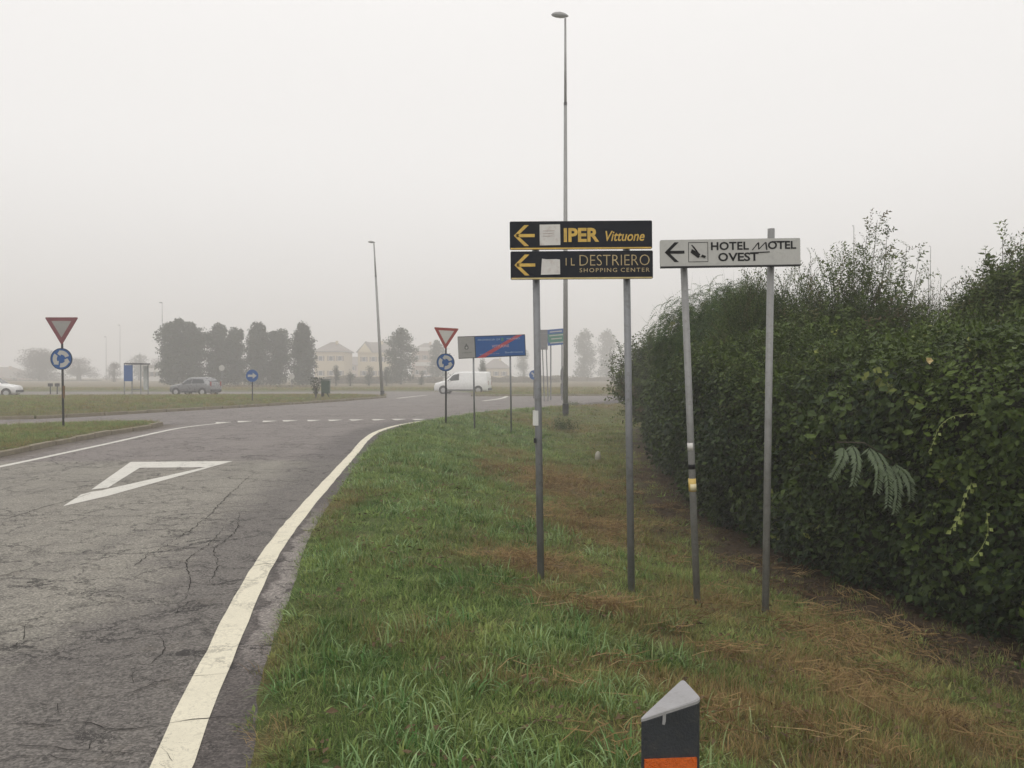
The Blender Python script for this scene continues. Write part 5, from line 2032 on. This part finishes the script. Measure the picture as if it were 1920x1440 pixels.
# ------------------------------------------------------------------ vehicles
def vehicle(name, loc, rz, stations, width, wheel_x, wheel_r, paint, label, cat, glass_side, ws, rear=None, group=None, van=False):
    """stations: (x, belt z, top z, top width fraction). The nose is at x=0 and points to -X."""
    root = empty(name, loc, rz)
    tag(root, label, cat, group)
    hw = width / 2
    vs, fs = [], []
    zb = .26
    Lx = stations[-1][0]
    k = 7
    for (x, bz, tz, wf) in stations:
        end = 0.90 if x in (0, Lx) else 1.0
        half = [(hw * .90 * end, zb), (hw * end, zb + .18), (hw * end * 1.0, bz - .08), (hw * end * .97, bz), (hw * wf * end, tz - .07), (hw * wf * .86 * end, tz), (0.0001, tz + .02)]
        for (yy, zz) in half:
            vs.append((x - Lx / 2, -yy, zz))
        for (yy, zz) in half[::-1]:
            vs.append((x - Lx / 2, yy, zz))
    m_ = 2 * k
    for i in range(len(stations) - 1):
        for j in range(m_ - 1):
            a = i * m_ + j
            fs.append((a, a + 1, a + 1 + m_, a + m_))
        fs.append((i * m_ + m_ - 1, i * m_, (i + 1) * m_, (i + 1) * m_ + m_ - 1))
    fs.append(tuple(range(m_))[::-1])
    fs.append(tuple(range((len(stations) - 1) * m_, len(stations) * m_)))
    body = mk('body', vs, fs, paint, root, True)
    md = body.modifiers.new('bev', 'BEVEL')
    md.width = .03
    md.segments = 2
    md.limit_method = 'ANGLE'
    md.angle_limit = R(28)
    st = stations

    def side_at(x, f, sgn, out=.008):
        """point on the glasshouse side at x, f from belt(0) to roof(1)"""
        xs = [s_[0] for s_ in st]
        bz = np.interp(x, xs, [s_[1] for s_ in st])
        tz = np.interp(x, xs, [s_[2] for s_ in st]) - .07
        wf = np.interp(x, xs, [s_[3] for s_ in st])
        y0, y1 = hw * .97, hw * wf
        return (x - Lx / 2, sgn * (y0 + (y1 - y0) * f + out), bz + (tz - bz) * f)
    for (xa, xb, xa2, xb2) in glass_side:
        for sgn in (-1, 1):
            q = [side_at(xa, .08, sgn), side_at(xb, .08, sgn), side_at(xb2, .88, sgn), side_at(xa2, .88, sgn)]
            q2 = [(x, y - sgn * .03, z) for x, y, z in q]
            mk('side_window', q + q2, [(0, 1, 2, 3), (7, 6, 5, 4), (0, 4, 5, 1), (1, 5, 6, 2), (2, 6, 7, 3), (3, 7, 4, 0)], GLASS, root)
    for nm, pair in (('windscreen', ws), ('rear_window', rear)):
        if not pair:
            continue
        (xa, xb) = pair
        xs = [s_[0] for s_ in st]
        za = np.interp(xa, xs, [s_[2] for s_ in st]); zb_ = np.interp(xb, xs, [s_[2] for s_ in st])
        wa = np.interp(xa, xs, [s_[3] for s_ in st]) * hw * .8; wb_ = np.interp(xb, xs, [s_[3] for s_ in st]) * hw * .78
        sg = -1 if nm == 'windscreen' else 1
        q = [(xa - Lx / 2 + sg * .02, -wa, za + .03), (xa - Lx / 2 + sg * .02, wa, za + .03), (xb - Lx / 2 + sg * .02, wb_, zb_ + .03), (xb - Lx / 2 + sg * .02, -wb_, zb_ + .03)]
        q2 = [(x - sg * .06, y, z - .04) for x, y, z in q]
        mk(nm, q + q2, [(0, 1, 2, 3), (7, 6, 5, 4), (0, 4, 5, 1), (1, 5, 6, 2), (2, 6, 7, 3), (3, 7, 4, 0)], GLASS, root)
    for wx in wheel_x:
        for sgn in (-1, 1):
            w_ = empty('wheel', (wx - Lx / 2, sgn * (hw - .10), wheel_r))
            w_.parent = root
            MB().prism(circle(wheel_r, 24), -.11, .11).build('tyre', RUBBER, w_, bevel=.02, segs=1)
            MB().prism(circle(wheel_r * .62, 16), -.122, .122).build('rim', RIM, w_, bevel=.01, segs=1)
            arch = MB().prism(circle(wheel_r * 1.17, 20), -.006, .006).build('wheel_arch', RUBBER, root, loc=(wx - Lx / 2, sgn * (hw - .0), wheel_r + .02))
    for sgn in (-1, 1):
        MB().box(-.03, .03, -.13, .13, -.07, .07).build('headlight', LAMPCLEAR, root, bevel=.01, segs=1, loc=(-Lx / 2 + .06, sgn * hw * .66, st[1][1] - .22))
        MB().box(-.03, .03, -.07, .07, -.18, .18).build('tail_light', LAMPRED, root, bevel=.01, segs=1, loc=(Lx / 2 - .02, sgn * hw * .80, .95))
        MB().box(-.06, .06, -.09, .09, -.06, .06).build('mirror', paint, root, bevel=.02, segs=1, loc=(ws[0] - Lx / 2 + .35, sgn * (hw + .08), st[2][1] + .12))
    MB().box(-.05, .05, -hw * .86, hw * .86, -.10, .10).build('bumper', PLASTICDK, root, bevel=.03, segs=1, loc=(-Lx / 2 - .0, 0, .42))
    MB().box(-.05, .05, -hw * .86, hw * .86, -.10, .10).build('bumper', PLASTICDK, root, bevel=.03, segs=1, loc=(Lx / 2 + .0, 0, .42))
    MB().box(-Lx / 2 + 1.15, Lx / 2 - 1.2, -hw - .012, hw + .012, -.04, .04).build('side_trim', PLASTICDK, root, loc=(0, 0, .34))
    return root


vanst = [(0, .62, .72, .86), (.10, .85, .93, .88), (.9, 1.05, 1.16, .90), (1.05, 1.08, 1.22, .90), (1.75, 1.12, 1.80, .86), (2.2, 1.14, 1.92, .88), (4.55, 1.16, 1.92, .88), (4.72, 1.12, 1.84, .88), (4.8, 1.0, 1.2, .95)]
c = P(868, 737, 70)
vehicle('white_van', (c.x, c.y, 0), R(-9), vanst, 1.85, (.85, 3.95), .33, CARWHITE, 'white panel van driving round the far side of the junction', 'van', ((1.18, 2.25, 1.72, 2.25),), (1.08, 1.74), None, van=True)
carst = [(0, .55, .66, .85), (.08, .74, .82, .88), (.75, .86, .94, .90), (.95, .88, .98, .88), (1.5, .92, 1.36, .76), (1.8, .93, 1.46, .78), (2.9, .96, 1.45, .78), (3.3, .96, 1.32, .78), (3.6, .9, .98, .88), (3.68, .7, .8, .9)]
c = P(367, 742, 63.5)
vehicle('silver_car', (c.x, c.y, .0), R(-14), carst, 1.62, (.62, 3.0), .30, CARSILVER, 'small silver hatchback passing behind the island in front of the poplars', 'car', ((1.12, 1.98, 1.56, 1.98), (2.05, 3.2, 2.05, 2.98)), (.98, 1.5), (3.5, 3.1))
c = P(-14, 745, 60)
vehicle('white_car', (c.x, c.y, .0), R(192), carst, 1.66, (.62, 3.0), .30, CARWHITE, 'white car cut off by the left edge of the picture', 'car', ((1.12, 1.98, 1.56, 1.98), (2.05, 3.2, 2.05, 2.98)), (.98, 1.5), (3.5, 3.1))
c = P(798, 716, 175)
vehicle('pale_car', (c.x, c.y, .13), R(5), carst, 1.66, (.62, 3.0), .30, CARWHITE, 'faint pale car in the haze just left of the white van', 'car', ((1.12, 1.98, 1.56, 1.98), (2.05, 3.2, 2.05, 2.98)), (.98, 1.5), (3.5, 3.1))


# ------------------------------------------------------------------ trees in the fog
def leaf_cards(n, fn, size, seedtint):
    """n small leaf faces; fn(k) returns a point array"""
    pts = fn(n)
    d = rng.normal(0, 1, (n, 3)); d /= np.linalg.norm(d, axis=1)[:, None]
    e_ = rng.normal(0, 1, (n, 3)); e_ -= d * (d * e_).sum(1)[:, None]; e_ /= np.linalg.norm(e_, axis=1)[:, None]
    s = rng.uniform(.6, 1.3, n)[:, None] * size
    a = pts - d * s * .5; b = pts + e_ * s * .35; c = pts + d * s * .5; f = pts - e_ * s * .35
    v = np.stack([a, b, c, f], 1).reshape(-1, 3)
    q = np.arange(4 * n).reshape(-1, 4)
    return v, q


def np_mesh(name, v, q, m, parent=None):
    me = bpy.data.meshes.new(name)
    me.vertices.add(len(v))
    me.vertices.foreach_set('co', v.astype(np.float32).ravel())
    me.loops.add(len(q) * 4)
    me.loops.foreach_set('vertex_index', q.ravel().astype(np.int32))
    me.polygons.add(len(q))
    me.polygons.foreach_set('loop_start', (np.arange(len(q)) * 4).astype(np.int32))
    me.polygons.foreach_set('loop_total', np.full(len(q), 4, np.int32))
    me.update(calc_edges=True)
    me.materials.append(m)
    o = bpy.data.objects.new(name, me)
    COL.objects.link(o)
    if parent:
        o.parent = parent
    return o


def far_tree(px, top_py, d, w_px, label, shape='poplar', m=None, group=None, n=3800, gz=.13, name='poplar_tree', base_py=None):
    m = m or TREEM
    c = P(px, 720, d)
    base = Vector((c.x, c.y, gz))
    H = P(px, top_py, d).z - gz
    W = w_px / FPX * d
    root = empty(name, base)
    tag(root, label, 'tree', group)
    lob = []
    if shape == 'poplar':
        for k in range(24):
            t = .05 + .86 * (k + random.random()) / 24
            r = W * .80 * min(1, .88 + t * .4) * min(1, (1.0 - t) * 3.4) ** .7
            rr = r * random.uniform(.38, .72)
            a = random.uniform(0, 6.28)
            o_ = (r - rr) * random.uniform(.3, 1.05)
            lob.append((o_ * math.cos(a), o_ * math.sin(a), H * t, rr, H * random.uniform(.06, .10)))
        for k in range(7):
            t = .12 + .11 * k
            lob.append((0, 0, H * t, W * .52 * min(1, (1.02 - t) * 3.0), H * .10))
    elif shape == 'mass':
        for k in range(16):
            t = random.uniform(.08, .85)
            a = random.uniform(0, 6.28)
            rr = random.uniform(0, .36) * W * (1.1 - t)
            lob.append((math.cos(a) * rr, math.sin(a) * rr, H * t, W * random.uniform(.16, .28), H * random.uniform(.12, .2)))
    else:
        for k in range(12):
            a = random.uniform(0, 2 * PI)
            rr = random.uniform(0, .32) * W
            t = random.uniform(.38, .80)
            lob.append((math.cos(a) * rr, math.sin(a) * rr, H * t, W * random.uniform(.18, .30), H * random.uniform(.13, .20)))

    def fn(n_):
        k = rng.integers(0, len(lob), n_)
        L = np.array(lob)[k]
        d_ = rng.normal(0, 1, (n_, 3)); d_ /= np.linalg.norm(d_, axis=1)[:, None]
        r_ = rng.random(n_) ** .4 * np.where(rng.random(n_) < .2, rng.uniform(1.0, 1.35, n_), 1.0)
        return L[:, :3] + d_ * r_[:, None] * np.stack([L[:, 3], L[:, 3], L[:, 4]], 1)
    v, q = leaf_cards(int(n * 1.6), fn, H * .029, 0)
    v[:, 2] = np.clip(v[:, 2], .12 * H * (1 if shape == 'round' else .1), H * 1.04)
    np_mesh('crown', v, q, m, root)
    b = MB().tube([(0, 0, -.3), (0, 0, H * .4), (random.uniform(-.1, .1), 0, H * .85)], [W * .05, W * .04, .02], 8)
    for k in range(7):
        a = random.uniform(0, 2 * PI)
        z0 = H * random.uniform(.2, .6)
        b.tube([(0, 0, z0), (math.cos(a) * W * .32, math.sin(a) * W * .32, z0 + H * .2)], [.05, .015], 5)
    b.build('trunk', BARK, root)
    return root


PG = 'row of poplars beyond the roundabout'
for (px_, tp, wp, dd, lb) in ((326, 590, 48, 109, 'leftmost and broadest poplar of the row behind the silver car'),
                              (361, 597, 44, 110, 'second poplar from the left, overlapping the broadest one'),
                              (408, 601, 42, 112, 'third poplar of the row just right of the silver car'),
                              (440, 609, 34, 113, 'narrow poplar just left of the blue arrow sign'),
                              (484, 600, 42, 112, 'poplar standing directly behind the blue arrow sign'),
                              (524, 610, 38, 113, 'lower poplar between two taller ones right of the arrow sign'),
                              (567, 601, 40, 109, 'poplar at the right end of the row beside the cream house')):
    far_tree(px_, tp, dd, wp, lb, group=PG, n=8000)
far_tree(752, 608, 130, 46, 'lone columnar tree between the leaning lamp and the give way sign', n=4800, name='columnar_tree')
far_tree(822, 634, 170, 34, 'columnar tree half hidden behind the roundabout sign', n=3000, name='columnar_tree')
far_tree(1095, 614, 235, 36, 'slim hazy tree right of the tall lamp', n=3000, name='columnar_tree')
far_tree(1138, 612, 270, 36, 'fainter slim tree beside the far end of the hedge', n=2600, name='columnar_tree')
far_tree(982, 655, 220, 50, 'hazy low tree behind the left post of the black boards', 'mass', n=2000, name='field_tree')
far_tree(214, 676, 170, 42, 'small round brownish tree left of the bus shelter', 'mass', BROWNTREEM, n=2600, name='round_tree')
far_tree(78, 646, 195, 120, 'broad hazy tree behind the left give way sign', 'mass', BROWNTREEM, n=9000, name='round_tree')
far_tree(148, 668, 205, 90, 'low hazy tree just right of the left give way sign', 'mass', BROWNTREEM, n=6000, name='round_tree')
far_tree(262, 650, 215, 62, 'hazy tree rising behind the white building', 'mass', TREEM, n=2500, name='round_tree')
far_tree(298, 668, 220, 30, 'narrow hazy tree beside the white building', 'round', BROWNTREEM, n=2000, name='round_tree')
for i, (px_, tp, wp, dd, lb) in enumerate(((630, 682, 24, 108, 'small garden tree in front of the cream house'), (657, 692, 26, 108, 'small round garden tree between the two houses'), (692, 684, 34, 112, 'garden tree in front of the gabled house'),
                                           (724, 682, 28, 110, 'thin garden tree right of the gabled house'), (905, 668, 24, 118, 'hazy garden tree behind the white van'), (790, 692, 22, 118, 'low garden tree left of the roundabout sign'))):
    far_tree(px_, tp, dd, wp, lb, 'mass', TREEM, 'garden trees in front of the houses', n=1200, name='garden_tree')


# ------------------------------------------------------------------ houses
def house(px0, px1, eave_py, ridge_py, d, label, wall_m, roof='hip', floors=2, depth=9, windows=(), name='house', balcony=0, gz=.13, chimney=True):
    a, b = P(px0, 720, d), P(px1, 720, d)
    W = b.x - a.x
    he = P(px0, eave_py, d).z - gz
    hr = P(px0, ridge_py, d).z - gz
    root = empty(name, ((a.x + b.x) / 2, d, gz))
    tag(root, label, 'house')
    w2 = W / 2
    MB().box(-w2, w2, 0, depth, -.3, he).build('wall', wall_m, root)
    e_ = .5
    rf = MB()
    if roof == 'hip':
        q = min(w2 * .8, depth * .45)
        rf.add([(-w2 - e_, -e_, he), (w2 + e_, -e_, he), (w2 + e_, depth + e_, he), (-w2 - e_, depth + e_, he), (-w2 + q, depth / 2, hr), (w2 - q, depth / 2, hr),
                (-w2 - e_, -e_, he - .15), (w2 + e_, -e_, he - .15), (w2 + e_, depth + e_, he - .15), (-w2 - e_, depth + e_, he - .15)],
               [(0, 1, 5, 4), (1, 2, 5), (2, 3, 4, 5), (3, 0, 4), (6, 7, 1, 0), (7, 8, 2, 1), (8, 9, 3, 2), (9, 6, 0, 3), (9, 8, 7, 6)])
    elif roof == 'gable':                                # gable toward the road on the left half, side wing to the right
        g2 = w2 * .95
        rf.add([(-w2 - e_, -e_, he), (-w2 + g2, -e_, he), (-w2 + g2 / 2, -e_, hr), (-w2 - e_, depth + e_, he), (-w2 + g2, depth + e_, he), (-w2 + g2 / 2, depth + e_, hr)],
               [(0, 1, 2), (3, 5, 4), (0, 2, 5, 3), (1, 4, 5, 2), (0, 3, 4, 1)])
        rf.add([(-w2 + g2 / 2, depth / 2, hr - .02), (w2 + e_, depth / 2, hr - .02), (w2 + e_, -e_ + .1, he + .02), (-w2 + g2, -e_ + .1, he + .02), (w2 + e_, depth + e_ - .1, he + .02), (-w2 + g2, depth + e_ - .1, he + .02)],
               [(0, 3, 2, 1), (0, 1, 4, 5), (1, 2, 4)])
    else:
        rf.box(-w2 - .2, w2 + .2, -.2, depth + .2, he, hr)
    r_ = rf.build('roof', ROOF, root)
    if roof == 'gable':
        g2 = w2 * .95
        mk('gable_wall', [(-w2, -.02, he - .01), (-w2 + g2 - .5, -.02, he - .01), (-w2 + g2 / 2 - .2, -.02, hr - .5), (-w2, -.3 + -.22, he - .01), (-w2 + g2 - .5, -.52, he - .01), (-w2 + g2 / 2 - .2, -.52, hr - .5)],
           [(3, 4, 5), (0, 3, 5, 2), (1, 2, 5, 4), (0, 2, 1), (0, 1, 4, 3)], wall_m, root)
    if chimney:
        MB().box(-.3, .3, -.3, .3, 0, 1.0).build('chimney', wall_m, r_, loc=(w2 * .3, depth * .35, hr - .7))
    for fl in range(floors):
        zc_ = (fl + .5) * he / floors + .1
        for fx in windows:
            w_ = MB().box(-.55, .55, -.04, .05, -.65, .65).build('window', PLASTERW, root, loc=(fx * W, -.0, zc_))
            MB().box(-.45, .45, -.06, -.041, -.55, .55).build('pane', GLASS, w_)
            for sg in (-1, 1):
                MB().box(sg * .58 if sg > 0 else -1.0, 1.0 if sg > 0 else -.58, -.07, -.045, -.65, .65).build('shutter', SHUTTER, w_)
    for k in range(balcony):
        zb_ = (k + 1) * he / floors - .1
        bl = MB().box(-W * .35, W * .35, -1.2, -.002, -.08, .08).build('balcony', PLASTERW, root, loc=(0, 0, zb_))
        MB().box(-W * .35, W * .35, -1.2, -1.12, .081, 1.0).build('parapet', PLASTERW, bl)
    return root


house(590, 646, 659, 640, 205, 'cream hip-roofed house right of the row of poplars', PLASTER, 'hip', 2, 10, (-.3, 0.05, .35))
house(671, 735, 661, 640, 215, 'pale yellow gabled house behind the leaning lamp', PLASTER2, 'gable', 2, 10, (-.32, -.05, .2, .4))
house(772, 822, 657, 642, 230, 'pinkish house with balconies left of the roundabout sign', PLASTERP, 'hip', 2, 10, (-.3, 0, .3), balcony=2)
house(905, 955, 690, 672, 235, 'low pale house seen under the blue town board', PLASTER2, 'hip', 1, 10, (-.3, 0, .3))
house(268, 312, 690, 684, 200, 'white flat-roofed building left of the poplar row', PLASTERW, 'flat', 1, 12, (-.35, -.12, .12, .35), name='white_building', chimney=False)
house(-60, 36, 708, 688, 230, 'dark low-roofed building at the left edge in the haze', PLASTERP, 'hip', 1, 12, (-.2, .1, .4), name='low_building')
house(636, 688, 684, 668, 240, 'faint house in the gap between the cream and yellow houses', PLASTERP, 'hip', 2, 10, (-.3, 0, .3))


# garden hedge and scrub band in front of the houses
def scrub(x0p, x1p, top_py, d, label, m, n, name='garden_hedge', thick=1.6):
    a, b = P(x0p, 720, d), P(x1p, 720, d)
    h = P(x0p, top_py, d).z - .13
    root = empty(name, ((a.x + b.x) / 2, d, .13))
    tag(root, label, 'hedge')
    W = b.x - a.x

    def fn(n_):
        x = rng.uniform(-W / 2, W / 2, n_)
        hh = h * (.75 + .25 * fbm(x, x * 0, .8, d))
        return np.stack([x, rng.uniform(-thick / 2, thick / 2, n_), rng.random(n_) ** .8 * hh], 1)
    v, q = leaf_cards(n, fn, .30, 0)
    np_mesh('foliage', v, q, m, root)
    vs = MB().box(-W / 2, W / 2, -thick * .3, thick * .3, -.2, h * .55)
    vs.build('inner_twigs', m, root)
    return root


TAN = leafy('dry_hedge_leaf', (.20, .165, .11), (.30, .255, .17), None, .2, .8)
scrub(585, 745, 702, 140, 'low brownish garden hedge in front of the cream and yellow houses', TAN, 4200)
scrub(765, 830, 704, 150, 'short hazy hedge left of the white van', TAN, 1800)
scrub(900, 1060, 702, 160, 'tan hedge band under the blue town board', TAN, 3600)
scrub(1062, 1240, 704, 190, 'tan hazy hedge right of the tall lamp', TAN, 3600)
scrub(-40, 190, 712, 210, 'low hazy hedge behind the left give way sign', BROWNTREEM, 3600)
scrub(395, 580, 722, 98, 'brown strip of scrub at the feet of the poplars', TAN, 2600)

# ------------------------------------------------------------------ bus shelter, bin, bollards, small things
BD = 60
c = P(256, 720, BD)
bs = empty('bus_shelter', (c.x, c.y, .1))
tag(bs, 'dark-roofed bus shelter with a blue panel beyond the island', 'bus shelter')
q = BD / FPX
zr = P(256, 681, BD).z - .1
MB().box(-14 * q, 17 * q, -.8, .8, zr - .10, zr).build('roof', DARKMET, bs)
for (xx, yy) in ((-15.5, -.6), (15, -.6), (-15.5, .6), (15, .6)):
    MB().tube([(xx * q, yy, 0), (xx * q, yy, zr - .1)], .04, 8).build('post', GALV, bs)
MB().box(-15 * q, 1 * q, -.72, -.66, zr - 1.35, zr - .15).build('blue_panel', BLUE, bs)
MB().box(6.2 * q, 14.5 * q, .58, .62, .4, zr - .2).build('glass_pane', mat('shelter_glass', (.50, .53, .51), .25), bs)
MB().box(-10 * q, 4 * q, .2, .6, .42, .5).build('bench', GALV, bs)

root = empty('litter_bin', P(611, 752, 50.5)); root.location.z = .25
tag(root, 'dark green bin leaning on its post at the island edge', 'bin')
MB().prism([(-.24, .25), (.22, .22), (.26, 1.05), (-.26, 1.08)], -.22, .22).build('body', BINGREEN, root, bevel=.03)
MB().box(-.29, .29, -.25, .25, 1.085, 1.13).build('lid', BINGREEN, root, bevel=.02)
MB().tube([(.30, .1, -.2), (.05, .1, .25)], .035, 8).build('post', DARKMET, root)
# young shrub beside the bin
cc = P(592, 752, 49)
root = empty('young_shrub', (cc.x, cc.y, .22))
tag(root, 'thin dark young shrub beside the green bin on the island', 'shrub')


def fnsh(n_):
    t = rng.random(n_)
    a = rng.uniform(0, 6.28, n_)
    r = (.12 + .42 * t) * np.sqrt(rng.random(n_))
    return np.stack([r * np.cos(a), r * np.sin(a), .25 + 1.05 * t], 1)


v, q_ = leaf_cards(420, fnsh, .085, 0)
np_mesh('foliage', v, q_, HEDGEM, root)
b = MB()
for k in range(7):
    a = random.uniform(0, 6.28)
    b.tube([(0, 0, -.1), (math.cos(a) * .1, math.sin(a) * .1, .6), (math.cos(a) * .35, math.sin(a) * .35, 1.25)], [.03, .018, .006], 5)
b.build('stem', BARK, root)
root = empty('cable_bollard', P(605, 748, 51)); root.location.z = .25
tag(root, 'small dark bollard between the young shrub and the green bin', 'bollard')
MB().tube([(0, 0, -.1), (0, 0, .62)], [.10, .09], 10).build('body', DARKMET, root)
MB().tube([(0, 0, .62), (0, 0, .70)], [.12, .08], 10).build('cap', DARKMET, root)

for (px_, lb) in ((94.5, 'left one of two dark T-shaped posts beyond the island'), (107.5, 'right one of two dark T-shaped posts beyond the island')):
    root = empty('short_post', P(px_, 744, 64)); root.location.z = .1
    tag(root, lb, 'post', 'dark T-shaped posts beyond the island')
    MB().tube([(0, 0, 0), (0, 0, .65)], .05, 8).build('stem', DARKMET, root)
    MB().box(-.15, .15, -.12, .12, .62, .88).build('head', DARKMET, root, bevel=.03)

# far round signs
for (px_, py_, dd, m_, lb) in ((416, 690, 84, SIGNWHITE, 'small pale round sign behind the silver car'), (547, 706, 84, SIGNWHITE, 'small pale round sign low between two poplars')):
    root = empty('round_sign', P(px_, 728, dd)); root.location.z = .13
    tag(root, lb, 'road sign', 'small pale signs in front of the poplars')
    cz = P(px_, py_, dd).z - .13
    MB().tube([(0, .03, -.1), (0, .03, cz + .2)], .03, 8).build('post', GALV, root)
    MB().prism(circle(.30, 20), -.012, .012).build('plate', m_, root, loc=(0, 0, cz))

# marker stone in the verge
hx, hy, hz = hit(1121, 862)
root = mk('marker_stone', *(lambda b: (b.v, b.f))(MB().tube([(0, 0, -.1), (0, 0, .12), (.005, 0, .19), (0, 0, .215)], [.075, .072, .055, .02], 10)), STONE, None, True, (hx, hy, hz))
tag(root, 'short pale marker stone standing in the grass between the sign posts', 'marker stone')
hx, hy, hz = hit(1200, 768)
root = mk('litter_scrap', [(-.10, 0, .02), (.09, -.04, .05), (.12, .08, .09), (0, .12, .16), (-.10, .06, .12)], [(0, 1, 2), (0, 2, 3), (0, 3, 4)], STONE, None, False, (hx - .9, hy, hz + .06))
tag(root, 'pale scrap of litter lying in the grass near the far verge edge', 'litter')

# darker weeds clump on the verge near the lamp
for (px_, py_, sc_, lb) in ((1052, 806, 1.0, 'dark weed clump on the verge left of the tall lamp foot'), (1075, 775, .8, 'dark weed clump at the foot of the tall lamp'), (968, 1010, .0, '')):
    if sc_ == 0:
        continue
    hx, hy, hz = hit(px_, py_)
    root = empty('weed_clump', (hx, hy, hz))
    tag(root, lb, 'weed', 'weed clumps near the tall lamp')
    n_ = 60
    d_ = rng.normal(0, 1, (n_, 3)); d_[:, 2] = np.abs(d_[:, 2])
    p_ = rng.normal(0, .28, (n_, 3)) * np.array([1, 1, .0]) + np.array([0, 0, .0])
    scatter('foliage', spray_c, p_, frame_rot(d_ + np.array([0, 0, 1.2])), rng.uniform(.8, 1.3, n_) * sc_, rng.integers(4, 7, n_), rng.random(n_) * .4, None, root)

# bare patches and broad weeds near the camera: individual broad-bladed clumps
for i, (px_, py_, k_, L_) in enumerate(((965, 1220, 9, .22), (815, 1185, 12, .26), (880, 1165, 10, .25), (1165, 1410, 9, .2), (1000, 1185, 8, .2), (760, 1330, 10, .24), (905, 1310, 9, .22), (690, 1250, 8, .2))):
    hx, hy, hz = hit(px_, py_)
    vsb, fsb = [], []
    for _ in range(k_):
        blade(vsb, fsb, random.gauss(0, .05), random.gauss(0, .05), random.uniform(0, 6.28), random.uniform(.6, 1) * L_, random.uniform(.008, .013), random.uniform(.3, .8), random.uniform(1.2, 2.4), 5)
    o = mk('broad_grass', vsb, fsb, GRASSPALE, None, False, (hx, hy, hz))
    where = ['tall upright one left of the lying stalks', 'arching one in the middle of the verge', 'arching one right of the verge middle', 'one at the left side of the delineator', 'one below the first sign post',
             'lower left one above the picture edge', 'one near the bottom in the middle of the verge', 'leftmost one near the road'][i]
    tag(o, 'pale broad-bladed grass clump, ' + where, 'grass clump', 'pale broad-bladed grass clumps')

# ------------------------------------------------------------------ fog
hz_ = MB().box(-255, 255, -50, 415, -1.7, 21.5)
mv = bpy.data.materials.new('fog')
mv.use_nodes = True
nt = mv.node_tree
for n_ in list(nt.nodes):
    if n_.type == 'BSDF_PRINCIPLED':
        nt.nodes.remove(n_)
pv = nt.nodes.new('ShaderNodeVolumePrincipled')
pv.inputs['Color'].default_value = (.98, .968, .961, 1)
pv.inputs['Density'].default_value = 0.0042
pv.inputs['Anisotropy'].default_value = 0.2
nt.links.new(pv.outputs[0], nt.nodes['Material Output'].inputs['Volume'])
hz_o = hz_.build('haze', mv)
hz_o['kind'] = 'stuff'
hz_o['label'] = 'even morning fog filling the air over the whole junction'
